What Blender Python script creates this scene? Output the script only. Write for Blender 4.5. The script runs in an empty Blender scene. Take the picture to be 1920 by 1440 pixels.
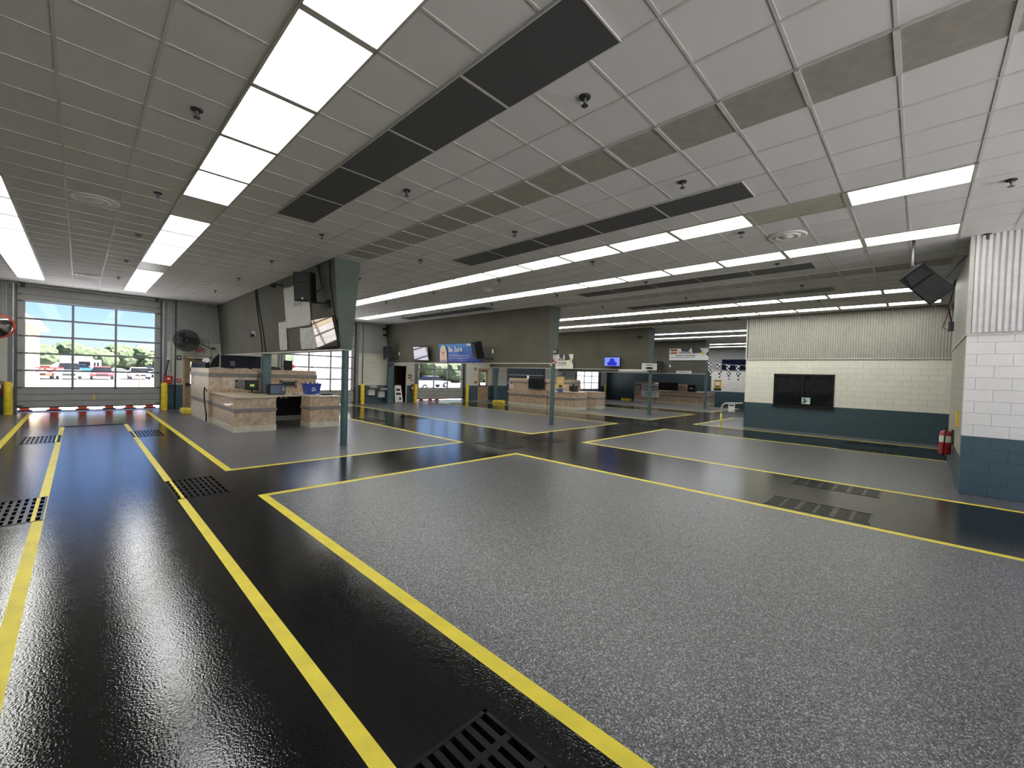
import bpy, math, random
from mathutils import Vector, Matrix
random.seed(7)
PI = math.pi
C = bpy.context.scene.collection
H = 4.416            # ceiling height
YW = 21.76           # inner face of the garage-door wall
T = 0.61             # ceiling tile pitch
def RX(r): return 4.726 + T * r          # ceiling grid line number -> world X
def CY(c): return 0.827 - T * c          # ceiling grid line number -> world Y
SOF = [4.43, 12.36, 20.30, 28.10]        # the overhead partitions between the bays

# ------------------------------------------------------------------ materials
def new_mat(name):
    m = bpy.data.materials.new(name); m.use_nodes = True
    nt = m.node_tree; b = nt.nodes['Principled BSDF']
    return m, nt, b
def N(nt, typ, **kw):
    n = nt.nodes.new(typ)
    for k, v in kw.items():
        if k in n.inputs.keys(): n.inputs[k].default_value = v
        else: setattr(n, k, v)
    return n
def L(nt, a, b): nt.links.new(a, b)
def coords(nt, kind='Object'):
    return N(nt, 'ShaderNodeTexCoord').outputs[kind]
def ramp(nt, fac, stops, interp='LINEAR'):
    r = N(nt, 'ShaderNodeValToRGB'); r.color_ramp.interpolation = interp
    e = r.color_ramp.elements
    while len(e) < len(stops): e.new(0.5)
    for k, (p, c) in enumerate(stops):
        e[k].position = p; e[k].color = (*c, 1) if len(c) == 3 else c
    L(nt, fac, r.inputs['Fac']); return r.outputs['Color']
def noise(nt, vec, scale, detail=2, rough=.5):
    n = N(nt, 'ShaderNodeTexNoise', Scale=scale, Detail=detail, Roughness=rough); L(nt, vec, n.inputs['Vector']); return n.outputs['Fac']
def bump(nt, b, h, strength=.2, dist=.01):
    n = N(nt, 'ShaderNodeBump', Strength=strength, Distance=dist); L(nt, h, n.inputs['Height']); L(nt, n.outputs['Normal'], b.inputs['Normal']); return n
def mix(nt, fac, a, b, typ='MIX'):
    n = N(nt, 'ShaderNodeMix', data_type='RGBA', blend_type=typ)
    for s, v in ((6, a), (7, b)):
        if isinstance(v, tuple): n.inputs[s].default_value = (*v, 1)
        else: L(nt, v, n.inputs[s])
    if isinstance(fac, (int, float)): n.inputs[0].default_value = fac
    else: L(nt, fac, n.inputs[0])
    return n.outputs[2]
MATS = {}
def plain(name, col, rough=.5, metal=0, var=.06, vscale=9, bmp=0, spec=.5, coat=0, bscale=60):
    if name in MATS: return MATS[name]
    m, nt, b = new_mat(name)
    v = coords(nt); f = noise(nt, v, vscale, 4)
    lo = tuple(max(0, c * (1 - var * 2)) for c in col); hi = tuple(min(1, c * (1 + var * 2)) for c in col)
    L(nt, ramp(nt, f, [(.3, lo), (.7, hi)]), b.inputs['Base Color'])
    b.inputs['Roughness'].default_value = rough; b.inputs['Metallic'].default_value = metal
    b.inputs['Specular IOR Level'].default_value = spec; b.inputs['Coat Weight'].default_value = coat
    if bmp: bump(nt, b, noise(nt, v, bscale, 3), bmp, .01)
    MATS[name] = m; return m
def emis(name, col, strength, base=(.8, .8, .78)):
    if name in MATS: return MATS[name]
    m, nt, b = new_mat(name)
    f = noise(nt, coords(nt), 1.5, 2)
    L(nt, ramp(nt, f, [(.2, tuple(c * .96 for c in col)), (.8, col)]), b.inputs['Emission Color'])
    b.inputs['Base Color'].default_value = (*base, 1); b.inputs['Emission Strength'].default_value = strength
    b.inputs['Roughness'].default_value = .4
    MATS[name] = m; return m
def uv_vec(nt, axis):
    """vector (along wall, height, 0) from world-placed object coordinates"""
    s = N(nt, 'ShaderNodeSeparateXYZ'); L(nt, coords(nt), s.inputs[0])
    c = N(nt, 'ShaderNodeCombineXYZ'); L(nt, s.outputs[axis], c.inputs[0]); L(nt, s.outputs[2], c.inputs[1])
    return c.outputs[0], s
def block_mat(name, axis, upper, lower=(.045, .085, .105), dado=1.0, off=0.0):
    m, nt, b = new_mat(name)
    vec, sep = uv_vec(nt, axis)
    mp = N(nt, 'ShaderNodeMapping'); mp.inputs['Location'].default_value = (off, 0.0, 0); L(nt, vec, mp.inputs['Vector'])
    br = N(nt, 'ShaderNodeTexBrick'); L(nt, mp.outputs[0], br.inputs['Vector'])
    br.offset = .5; br.inputs['Scale'].default_value = 1; br.inputs['Brick Width'].default_value = .4064
    br.inputs['Row Height'].default_value = .2; br.inputs['Mortar Size'].default_value = .005; br.inputs['Mortar Smooth'].default_value = .6
    br.inputs['Color1'].default_value = (1, 1, 1, 1); br.inputs['Color2'].default_value = (.965, .965, .965, 1); br.inputs['Mortar'].default_value = (.85, .85, .85, 1)
    gt = N(nt, 'ShaderNodeMath', operation='GREATER_THAN'); gt.inputs[1].default_value = dado; L(nt, sep.outputs[2], gt.inputs[0])
    base = mix(nt, gt.outputs[0], lower, upper)
    v3 = coords(nt); sm = ramp(nt, noise(nt, v3, 1.7, 5, .65), [(.3, (.93, .93, .92)), (.65, (1, 1, 1))])
    col = mix(nt, 1.0, base, br.outputs['Color'], 'MULTIPLY'); col = mix(nt, 1.0, col, sm, 'MULTIPLY')
    L(nt, col, b.inputs['Base Color']); b.inputs['Roughness'].default_value = .5
    inv = N(nt, 'ShaderNodeMath', operation='SUBTRACT'); inv.inputs[0].default_value = 1; L(nt, br.outputs['Fac'], inv.inputs[1])
    ad = N(nt, 'ShaderNodeMath', operation='MULTIPLY_ADD'); L(nt, noise(nt, v3, 90, 3), ad.inputs[0]); ad.inputs[1].default_value = .14; L(nt, inv.outputs[0], ad.inputs[2])
    bump(nt, b, ad.outputs[0], .9, .008)
    return m
def fleck_mat(name, stops, rough, scale, bmp, coat=0, pebble=150, mott=0.0, dist=.002):
    m, nt, b = new_mat(name); v = coords(nt)
    vo = N(nt, 'ShaderNodeTexVoronoi', Scale=scale); L(nt, v, vo.inputs['Vector'])
    s = N(nt, 'ShaderNodeSeparateColor'); L(nt, vo.outputs['Color'], s.inputs[0])
    col = ramp(nt, s.outputs[0], stops, 'LINEAR')
    if mott:
        col = mix(nt, 1.0, col, ramp(nt, noise(nt, v, .7, 4, .6), [(.3, (1 - mott,) * 3), (.7, (1, 1, 1))]), 'MULTIPLY')
    L(nt, col, b.inputs['Base Color'])
    b.inputs['Roughness'].default_value = rough; b.inputs['Coat Weight'].default_value = coat; b.inputs['Coat Roughness'].default_value = .12
    n1 = noise(nt, v, pebble, 2); n2 = noise(nt, v, 3.0, 2)
    a = N(nt, 'ShaderNodeMath', operation='MULTIPLY_ADD'); L(nt, n2, a.inputs[0]); a.inputs[1].default_value = .6; L(nt, n1, a.inputs[2])
    bump(nt, b, a.outputs[0], bmp, dist)
    return m
M_dark = fleck_mat('dark_epoxy', [(0, (.004, .004, .005)), (.75, (.006, .006, .007)), (1, (.020, .020, .023))], .06, 300, .30, 0, 76, dist=.004)
M_dark.node_tree.nodes['Principled BSDF'].inputs['IOR'].default_value = 1.6
M_grey = fleck_mat('grey_flake_epoxy', [(0, (.005, .005, .006)), (.3, (.024, .025, .029)), (.55, (.090, .093, .104)), (.85, (.195, .20, .216)), (1, (.50, .505, .53))], .28, 150, .5, 0, 110, .1, dist=.003)
M_yel = plain('yellow_line_paint', (.80, .66, .03), .3, 0, .05, 5, .5, bscale=130)
M_apron = plain('concrete_apron', (.55, .54, .52), .8, 0, .1, 3, .3)
M_asph = plain('asphalt', (.23, .23, .235), .9, 0, .12, .6, .2)
M_wy = block_mat('door_wall_block', 0, (.62, .62, .54))
M_wx = block_mat('side_wall_block', 1, (.84, .83, .75))
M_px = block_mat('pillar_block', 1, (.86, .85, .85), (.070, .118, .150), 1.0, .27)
M_py = block_mat('pillar_side_block_shaded', 0, (.42, .40, .34), (.055, .085, .09), .62, .1)  # weaker light on the pillar side is put into this darker upper colour
M_dk = block_mat('slate_block', 1, (.035, .06, .065), (.035, .06, .065))
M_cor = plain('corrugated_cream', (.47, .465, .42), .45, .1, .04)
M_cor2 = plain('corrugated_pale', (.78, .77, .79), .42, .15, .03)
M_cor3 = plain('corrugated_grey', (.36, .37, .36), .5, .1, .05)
M_trimw = plain('trim_pale', (.55, .55, .52), .5, 0, .04)
M_olive = plain('olive_panel', (.096, .093, .070), .75, 0, .08, .9, .35, bscale=220)
M_teal = plain('teal_steel_paint', (.065, .115, .125), .35, .0, .05)
M_teal2 = plain('teal_fascia_paint', (.10, .135, .115), .6, .0, .06, 2, .3, bscale=200)
M_grid = plain('ceiling_grid_paint', (.56, .56, .55), .55, 0, .03)
M_blk = plain('black_plastic', (.009, .009, .010), .5, 0, .05, spec=.3)
M_blkm = plain('black_matte', (.018, .018, .019), .7, 0, .08)
M_gunm = plain('gunmetal', (.10, .10, .11), .4, .7, .08)
M_steel = plain('galvanised_steel', (.48, .49, .50), .35, .85, .08)
M_alum = plain('door_aluminium', (.20, .205, .215), .5, .3, .05)
M_doorp = plain('door_panel_grey', (.34, .345, .33), .5, 0, .04, 2)
M_ybol = plain('bollard_yellow', (.78, .58, .03), .4, 0, .12, 6)
M_tan = plain('tan_marbled_laminate', (.46, .34, .235), .38, 0, .13, 9, coat=.2)
M_tan2 = plain('pale_board', (.55, .47, .38), .45, 0, .06, 14)
M_band = plain('grey_rub_rail', (.20, .185, .175), .5, 0, .05)
M_base = plain('cream_base', (.56, .53, .42), .5, 0, .06)
M_top = plain('beige_worktop', (.50, .42, .31), .3, 0, .1, 20)
M_wood = plain('door_wood', (.33, .22, .12), .45, 0, .14, 4)
M_brown = plain('brown_room_wall', (.16, .09, .055), .7, 0, .1)
M_white = plain('white_vinyl', (.70, .70, .67), .5, 0, .03, 3)
M_cloth = plain('white_tarp', (.55, .55, .51), .6, 0, .04, 4, .3, bscale=8)
M_paper = plain('white_paper', (.78, .78, .77), .6, 0, .02)
M_red = plain('red_enamel', (.42, .018, .022), .28, 0, .1)
M_orange = plain('orange_plastic', (.95, .10, .03), .4, 0, .04)
M_blue = plain('blue_bin_plastic', (.02, .06, .34), .35, 0, .06)
M_ink = plain('black_ink', (.012, .012, .014), .6, 0, .02)
M_redink = plain('red_ink', (.55, .02, .02), .6, 0, .02)
M_slate = plain('slate_door', (.085, .10, .11), .6, 0, .06)
def glass_mat(name, tint=(1, 1, 1), gl=.06):
    m = bpy.data.materials.new(name); m.use_nodes = True; nt = m.node_tree; nt.nodes.clear()
    o = N(nt, 'ShaderNodeOutputMaterial'); t = N(nt, 'ShaderNodeBsdfTransparent'); g = N(nt, 'ShaderNodeBsdfGlossy')
    t.inputs[0].default_value = (*tint, 1); g.inputs['Roughness'].default_value = .03
    fr = N(nt, 'ShaderNodeFresnel'); fr.inputs[0].default_value = 1.3
    mx = N(nt, 'ShaderNodeMixShader'); ge = N(nt, 'ShaderNodeNewGeometry'); sb = N(nt, 'ShaderNodeMath', operation='SUBTRACT'); sb.inputs[0].default_value = 1; L(nt, ge.outputs['Backfacing'], sb.inputs[1])
    ml = N(nt, 'ShaderNodeMath', operation='MULTIPLY'); L(nt, fr.outputs[0], ml.inputs[0]); L(nt, sb.outputs[0], ml.inputs[1]); L(nt, ml.outputs[0], mx.inputs[0]); L(nt, t.outputs[0], mx.inputs[1]); L(nt, g.outputs[0], mx.inputs[2]); L(nt, mx.outputs[0], o.inputs[0])
    return m
M_glass = glass_mat('clear_pane', (.97, .98, 1))
M_glassd = plain('dark_window_glass', (.012, .013, .015), .06, 0, .2, 2)
M_screen = plain('glossy_screen', (.010, .010, .012), .25, 0, .02, spec=.3)
M_mirror = plain('mirror_glass', (.75, .76, .78), .03, 1.0, .02)
def ceil_mat():
    m, nt, b = new_mat('acoustic_tile'); v = coords(nt)
    n = noise(nt, v, 230, 3, .7)
    sp = ramp(nt, n, [(.30, (.54, .53, .54)), (.42, (.72, .71, .725)), (1, (.74, .73, .745))])
    # every tile slightly different
    s = N(nt, 'ShaderNodeSeparateXYZ'); L(nt, v, s.inputs[0]); cc = N(nt, 'ShaderNodeCombineXYZ')
    for i, o in ((0, 4.726), (1, .827)):
        a = N(nt, 'ShaderNodeMath', operation='SUBTRACT'); L(nt, s.outputs[i], a.inputs[0]); a.inputs[1].default_value = o
        d = N(nt, 'ShaderNodeMath', operation='DIVIDE'); L(nt, a.outputs[0], d.inputs[0]); d.inputs[1].default_value = T
        f = N(nt, 'ShaderNodeMath', operation='FLOOR'); L(nt, d.outputs[0], f.inputs[0]); L(nt, f.outputs[0], cc.inputs[i])
    w = N(nt, 'ShaderNodeTexWhiteNoise', noise_dimensions='2D'); L(nt, cc.outputs[0], w.inputs['Vector'])
    col = mix(nt, 1.0, sp, ramp(nt, w.outputs['Value'], [(0, (.93, .93, .925)), (1, (1, 1, 1))]), 'MULTIPLY')
    L(nt, col, b.inputs['Base Color']); b.inputs['Roughness'].default_value = .9
    bump(nt, b, n, .35, .003); return m
M_ceil = ceil_mat()
def grille_mat():
    m, nt, b = new_mat('dark_return_grille'); v = coords(nt)
    s = N(nt, 'ShaderNodeSeparateXYZ'); L(nt, v, s.inputs[0]); outs = []
    for i in (0, 1):
        a = N(nt, 'ShaderNodeMath', operation='PINGPONG'); L(nt, s.outputs[i], a.inputs[0]); a.inputs[1].default_value = .0075
        g = N(nt, 'ShaderNodeMath', operation='GREATER_THAN'); L(nt, a.outputs[0], g.inputs[0]); g.inputs[1].default_value = .0058; outs.append(g.outputs[0])
    mx = N(nt, 'ShaderNodeMath', operation='MAXIMUM'); L(nt, outs[0], mx.inputs[0]); L(nt, outs[1], mx.inputs[1])
    L(nt, mix(nt, mx.outputs[0], (.035, .035, .038), (.14, .14, .15)), b.inputs['Base Color']); b.inputs['Roughness'].default_value = .6
    return m
M_grille = grille_mat()
M_louv = plain('louvre_beige', (.42, .40, .36), .5, .2, .05)
def foliage(name, c1, c2):
    m, nt, b = new_mat(name); v = coords(nt)
    L(nt, ramp(nt, noise(nt, v, 1.6, 6, .7), [(.3, c1), (.7, c2)]), b.inputs['Base Color']); b.inputs['Roughness'].default_value = .8
    bump(nt, b, noise(nt, v, 3, 5, .8), 1.0, .5); return m
M_tree = foliage('tree_foliage', (.04, .07, .03), (.17, .22, .10))
M_tree2 = foliage('pine_foliage', (.05, .10, .06), (.22, .33, .14))
M_bark = plain('bark', (.12, .08, .05), .9)

# ------------------------------------------------------------------ mesh builder
class MB:
    def __init__(s): s.v = []; s.f = []; s.m = []; s.sm = []; s.mats = []; s.cur = 0; s.xf = None
    def mat(s, m):
        if m not in s.mats: s.mats.append(m)
        s.cur = s.mats.index(m); return s
    def add(s, vs, fs, smooth=False):
        o = len(s.v)
        if s.xf is not None: vs = [s.xf @ Vector(p) for p in vs]
        s.v += [tuple(p) for p in vs]; s.f += [tuple(i + o for i in f) for f in fs]
        s.m += [s.cur] * len(fs); s.sm += [smooth] * len(fs); return s
    def box(s, x0, x1, y0, y1, z0, z1):
        if x0 > x1: x0, x1 = x1, x0
        if y0 > y1: y0, y1 = y1, y0
        if z0 > z1: z0, z1 = z1, z0
        return s.add([(x0, y0, z0), (x1, y0, z0), (x1, y1, z0), (x0, y1, z0), (x0, y0, z1), (x1, y0, z1), (x1, y1, z1), (x0, y1, z1)],
                     [(0, 3, 2, 1), (4, 5, 6, 7), (0, 1, 5, 4), (1, 2, 6, 5), (2, 3, 7, 6), (3, 0, 4, 7)])
    def bbox(s, x0, x1, y0, y1, z0, z1, r=.01):
        """box with chamfered edges"""
        r = min(r, (x1 - x0) * .45, (y1 - y0) * .45, (z1 - z0) * .45); vs = []; idx = {}
        for i, x in enumerate((x0, x1)):
            for j, y in enumerate((y0, y1)):
                for k, z in enumerate((z0, z1)):
                    sx, sy, sz = (1 - 2 * i) * r, (1 - 2 * j) * r, (1 - 2 * k) * r
                    for a, p in enumerate(((x, y + sy, z + sz), (x + sx, y, z + sz), (x + sx, y + sy, z))):
                        idx[i, j, k, a] = len(vs); vs.append(p)
        g = lambda *a: idx[a]; fs = []
        cyc = ((0, 0), (1, 0), (1, 1), (0, 1))
        for e in (0, 1):
            fs.append([g(e, a, b, 0) for a, b in cyc]); fs.append([g(a, e, b, 1) for a, b in cyc]); fs.append([g(a, b, e, 2) for a, b in cyc])
        for a in (0, 1):
            for b in (0, 1):
                fs.append([g(a, b, 0, 0), g(a, b, 1, 0), g(a, b, 1, 1), g(a, b, 0, 1)])
                fs.append([g(a, 0, b, 0), g(a, 1, b, 0), g(a, 1, b, 2), g(a, 0, b, 2)])
                fs.append([g(0, a, b, 1), g(1, a, b, 1), g(1, a, b, 2), g(0, a, b, 2)])
                for c in (0, 1): fs.append([g(a, b, c, 0), g(a, b, c, 1), g(a, b, c, 2)])
        return s.add(vs, fs)
    def prism(s, pts, a0, a1, plane='xz'):
        """extrude a 2D outline; plane xz -> along y, xy -> along z, yz -> along x"""
        n = len(pts)
        def P(p, a): return {'xz': (p[0], a, p[1]), 'xy': (p[0], p[1], a), 'yz': (a, p[0], p[1])}[plane]
        vs = [P(p, a0) for p in pts] + [P(p, a1) for p in pts]
        fs = [tuple(range(n)), tuple(range(2 * n - 1, n - 1, -1))] + [(i, (i + 1) % n, n + (i + 1) % n, n + i) for i in range(n)]
        return s.add(vs, fs)
    def lathe(s, prof, n=20, c=(0, 0, 0), ax='z', smooth=True):
        vs = []; fs = []
        for r, h in prof:
            for k in range(n):
                a = 2 * PI * k / n; x, y = r * math.cos(a), r * math.sin(a)
                vs.append({'z': (c[0] + x, c[1] + y, c[2] + h), 'y': (c[0] + x, c[1] + h, c[2] + y), 'x': (c[0] + h, c[1] + x, c[2] + y)}[ax])
        for i in range(len(prof) - 1):
            for k in range(n):
                k2 = (k + 1) % n; fs.append((i * n + k, i * n + k2, (i + 1) * n + k2, (i + 1) * n + k))
        s.add(vs, fs, smooth)
        return s.add([vs[k] for k in range(n)], [tuple(range(n))[::-1]]).add([vs[(len(prof) - 1) * n + k] for k in range(n)], [tuple(range(n))]) if s.xf is None else s
    def cyl(s, c, r, h, n=20, ax='z'): return s.lathe([(r, 0), (r, h)], n, c, ax)
    def tube(s, pts, r, n=8):
        pts = [Vector(p) for p in pts]; vs = []; fs = []; up = Vector((0, 0, 1))
        prev = None
        for i, p in enumerate(pts):
            d = (pts[min(i + 1, len(pts) - 1)] - pts[max(i - 1, 0)]).normalized()
            a = d.cross(up if abs(d.z) < .9 else Vector((1, 0, 0))).normalized() if prev is None else (prev - d * prev.dot(d)).normalized()
            prev = a; b = d.cross(a)
            for k in range(n):
                t = 2 * PI * k / n; vs.append(p + (a * math.cos(t) + b * math.sin(t)) * r)
        for i in range(len(pts) - 1):
            for k in range(n):
                k2 = (k + 1) % n; fs.append((i * n + k, i * n + k2, (i + 1) * n + k2, (i + 1) * n + k))
        fs += [tuple(range(n))[::-1], tuple(range((len(pts) - 1) * n, len(pts) * n))]
        return s.add(vs, fs, True)
    def build(s, name, parent=None, mat=None):
        me = bpy.data.meshes.new(name); me.from_pydata(s.v, [], s.f)
        for m in (s.mats or [mat]): me.materials.append(m)
        me.polygons.foreach_set('material_index', s.m if s.mats else [0] * len(s.f))
        me.polygons.foreach_set('use_smooth', s.sm); me.update()
        import bmesh
        bm = bmesh.new(); bm.from_mesh(me); bmesh.ops.recalc_face_normals(bm, faces=bm.faces); bm.to_mesh(me); bm.free()
        o = bpy.data.objects.new(name, me); C.objects.link(o)
        if parent: o.parent = parent
        return o
def tag(o, label=None, cat=None, group=None, kind=None):
    for k, v in (('label', label), ('category', cat), ('group', group), ('kind', kind)):
        if v: o[k] = v
    return o
def thing(name, label, cat, loc=(0, 0, 0), rz=0, group=None):
    o = bpy.data.objects.new(name, None); o.empty_display_size = .1; C.objects.link(o)
    o.location = loc; o.rotation_euler = (0, 0, rz); return tag(o, label, cat, group)
def adopt(part, parent):
    bpy.context.view_layer.update(); part.parent = parent; part.matrix_parent_inverse = parent.matrix_world.inverted(); return part
def kids(o): return [c for c in bpy.data.objects if c.parent == o]
def dup(root, loc=None, rz=None, label=None, group=None):
    r = root.copy(); C.objects.link(r)
    for ch in kids(root):
        c = ch.copy(); C.objects.link(c); c.parent = r
        for g in kids(ch):
            d = g.copy(); C.objects.link(d); d.parent = c
    if loc is not None: r.location = loc
    if rz is not None: r.rotation_euler = (0, 0, rz)
    if label: r['label'] = label
    if group: r['group'] = group
    return r
def struct(name, mb, mat=None): return tag(mb.build(name, None, mat), kind='structure')
def text(name, s, size, mat, parent, x, y, z, ext=.001, align='CENTER', sx=1.0, bold=0.0):
    """raised lettering facing local -Y"""
    cu = bpy.data.curves.new(name, 'FONT'); cu.body = s; cu.size = size; cu.extrude = ext; cu.align_x = align; cu.align_y = 'CENTER'; cu.resolution_u = 2; cu.offset = bold * size
    o = bpy.data.objects.new(name, cu); C.objects.link(o); bpy.context.view_layer.update()
    me = bpy.data.meshes.new_from_object(o.evaluated_get(bpy.context.evaluated_depsgraph_get()))
    bpy.data.objects.remove(o); me.materials.clear(); me.materials.append(mat)
    me.transform(Matrix.Diagonal((sx, 1, 1, 1))); me.transform(Matrix.Rotation(PI / 2, 4, 'X'))
    o = bpy.data.objects.new(name, me); C.objects.link(o); o.parent = parent; o.location = (x, y, z); return o
FX = -PI / 2     # turn a thing modelled facing -Y so that it faces -X

def scribble(name, parent, mat, x0, x1, z, h, y, seed=1):
    """a line of lettering too small to read: connected uneven strokes"""
    rn = random.Random(seed); m = MB().mat(mat); m.box(x0, x1, y - .001, y, z - h * .12, z + h * .05); x = x0
    while x < x1 - h * .3:
        w = h * rn.uniform(.18, .5); m.box(x, min(x + w, x1), y - .0015, y, z - h * rn.uniform(.3, .5), z + h * rn.uniform(.25, .5)); x += w + h * rn.uniform(.12, .3)
    return m.build(name, parent)
# ------------------------------------------------------------------ floor
gx = [(-6.2, -1.1)] + [(s - 2.66, s + 2.66) for s in SOF]
Y1, Y2 = 6.67, 8.54
W1 = .11
xs = {-8.0, 40.0, -.36, -.27, .93, 1.02}
for a, b in gx: xs |= {a, a + W1, b - W1, b}
ys = {-7.0, YW + .12, Y1, Y1 - W1, Y2, Y2 + W1, 17.1}
grates = []
for bx, nm in ((.32, 'left lane'), (8.4, 'second lane'), (16.2, 'third lane')):
    for sx in (-.91, .91):
        for y0 in (.4, 7.08, 13.8):
            if nm == 'left lane' and sx < 0 and y0 < 1: continue
            if nm == 'third lane' and y0 > 10: continue
            cx = bx + sx
            grates.append((cx - .31, cx + .31, y0, y0 + 1.22, nm, sx))
pits = [(g[0], g[1], g[2], g[3]) for g in grates] + [(-.34, 1.04, 16.93, 17.03)]
for p in pits: xs |= {p[0], p[1]}; ys |= {p[2], p[3]}
xs = sorted(xs); ys = sorted(ys)
fl = MB()
for m in (M_dark, M_grey, M_yel): fl.mat(m)
for i in range(len(xs) - 1):
    for j in range(len(ys) - 1):
        x, y = (xs[i] + xs[i + 1]) / 2, (ys[j] + ys[j + 1]) / 2
        if any(p[0] < x < p[1] and p[2] < y < p[3] for p in pits): continue
        k = 0
        for a, b in gx:
            if a < x < b and (y < Y1 or y > Y2):
                k = 1
                if x - a < W1 or b - x < W1 or 0 < Y1 - y < W1 or 0 < y - Y2 < W1: k = 2
        if (-.36 < x < -.27 or .93 < x < 1.02) and y < 16.95: k = 2
        fl.cur = k
        q = [(xs[i], ys[j], 0), (xs[i + 1], ys[j], 0), (xs[i + 1], ys[j + 1], 0), (xs[i], ys[j + 1], 0)]
        fl.add(q, [(0, 1, 2, 3)])
for p in pits:      # concrete pit walls
    fl.mat(M_blkm); a, b, c, d = p; z = -.3
    fl.add([(a, c, 0), (b, c, 0), (b, d, 0), (a, d, 0), (a, c, z), (b, c, z), (b, d, z), (a, d, z)],
           [(0, 1, 5, 4), (1, 2, 6, 5), (2, 3, 7, 6), (3, 0, 4, 7), (4, 5, 6, 7)])
floor = struct('floor', fl)
# slab below the floor, outside ground
M_gr = plain('grate_black_coating', (.014, .014, .015), .2, 0, .1)
def make_grate(yellow):
    g = MB().mat(M_gr); y = .61; w = .31; z0, z1 = -.035, .004
    g.box(-w, w, -y, -y + .022, z0, z1).box(-w, w, y - .022, y, z0, z1).box(-w, -w + .022, -y, y, z0, z1).box(w - .022, w, -y, y, z0, z1)
    nx, ny = 9, 6
    for i in range(1, nx):
        x = -w + .011 + i * (2 * w - .022) / nx
        if yellow is not None and abs(x - yellow) < .06: g.mat(M_yel)
        else: g.mat(M_gr)
        g.box(x - .017, x + .017, -y + .022, y - .022, z0, z1 - .002)
    g.mat(M_gr)
    for j in range(1, ny):
        yy = -y + j * 2 * y / ny
        g.box(-w + .022, w - .022, yy - (.03 if j % 2 == 0 else .02), yy + (.03 if j % 2 == 0 else .02), z0, z1 - .003)
    return g
proto = None; rown = {.4: 'nearest the camera', 7.08: 'at the cross aisle', 13.8: 'nearest the garage doors'}
for (x0, x1, y0, y1, nm, sx) in grates:
    yel = ((.975 if sx > 0 else -.315) - (x0 + x1) / 2) if nm == 'left lane' else None
    o = thing('floor_grate', 'dark floor drain grate, %s side of %s, %s' % ('left' if sx < 0 else 'right', nm, rown[y0]), 'floor grate', ((x0 + x1) / 2, (y0 + y1) / 2, 0), 0, 'drain grates set in the dark lanes')
    make_grate(yel).build('grating', o)
o = thing('trench_drain', 'narrow black trench drain slot across the left lane near the garage door', 'drain', (.35, 16.98, 0))
MB().mat(M_blk).box(-.69, .69, -.05, -.038, -.05, .006).box(-.69, .69, .038, .05, -.05, .006).build('channel_edge', o)

# ------------------------------------------------------------------ ceiling
ce = MB().mat(M_ceil)
ce.add([(-8, -7, H), (40, -7, H), (40, YW + .2, H), (-8, YW + .2, H), (-8, -7, H + .2), (40, -7, H + .2), (40, YW + .2, H + .2), (-8, YW + .2, H + .2)],
       [(0, 1, 2, 3), (4, 5, 6, 7), (0, 1, 5, 4), (1, 2, 6, 5), (2, 3, 7, 6), (3, 0, 4, 7)])
struct('ceiling', ce)
gr = MB().mat(M_grid)
for r in range(-20, 58): gr.box(RX(r) - .012, RX(r) + .012, -7, YW, H - .006, H + .01)
for c in range(-34, 13): gr.box(-8, 40, CY(c) - .012, CY(c) + .012, H - .005, H + .01)
struct('trim_1', gr)

LIT = {'w': emis('diffuser_white', (.95, .97, 1.0), 2.8), 'y': emis('diffuser_warm', (1.0, .985, .90), 2.8)}
M_off = plain('diffuser_unlit', (.42, .41, .34), .35, 0, .05)
M_frame = plain('light_frame', (.42, .41, .36), .4, 0, .03)
def light_proto(kind):
    o = thing('ceiling_light', 'x', 'ceiling light')
    f = MB().mat(M_frame); w, l = .305, .61
    f.box(-w, w, -l, -l + .034, -.016, -.001).box(-w, w, l - .034, l, -.016, -.001).box(-w, -w + .022, -l, l, -.016, -.001).box(w - .022, w, -l, l, -.016, -.001)
    f.build('frame', o)
    MB().mat(M_off if kind == 'o' else LIT[kind]).box(-w + .021, w - .021, -l + .033, l - .033, -.009, -.002).build('diffuser', o); return o
protos = {}
ORD = 'first second third fourth fifth sixth seventh eighth ninth tenth eleventh twelfth thirteenth fourteenth fifteenth sixteenth seventeenth eighteenth nineteenth twentieth'.split()
def add_light(r, c, kind, row, n):
    nm = {'w': 'lit white', 'y': 'lit cream', 'o': 'unlit'}[kind]
    lab = '%s light panel, %s from the garage wall in the %s' % (nm, ORD[n], row)
    loc = ((RX(r) + RX(r + 1)) / 2, (CY(c) + CY(c + 2)) / 2, H - .005)
    if kind not in protos: o = protos[kind] = light_proto(kind); o.location = loc; o['label'] = lab
    else: o = dup(protos[kind], loc, 0, lab)
    o['group'] = 'ceiling light panels in the ' + row
# row: grid line, far end, near end, name, pattern from far to near
rows = [(-10, -32, -4, 'first row from the left', 'yywyyywyywwyyw'),
        (-6, -32, 0, 'second row from the left', 'wwywoywwyowwywwy'),
        (4, -32, 2, 'third row from the left', 'yyyyyyywyyyyyyyow'[:15] + 'ow'),
        (8, -32, 2, 'fourth row from the left', 'y' * 17),
        (17, -32, 2, 'fifth row from the left', 'y' * 17),
        (21, -32, 2, 'sixth row from the left', 'y' * 17),
        (30, -30, -6, 'seventh row from the left', 'w' * 12),
        (34, -30, -6, 'eighth row from the left', 'w' * 12),
        (43, -24, -10, 'ninth row from the left', 'w' * 7),
        (47, -24, -12, 'tenth row from the left', 'w' * 6)]
for r, c0, c1, nm, pat in rows:
    n = 0; c = c0
    while c < c1 and n < len(pat):
        add_light(r, c, pat[n], nm, n); c += 2; n += 1

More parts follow.
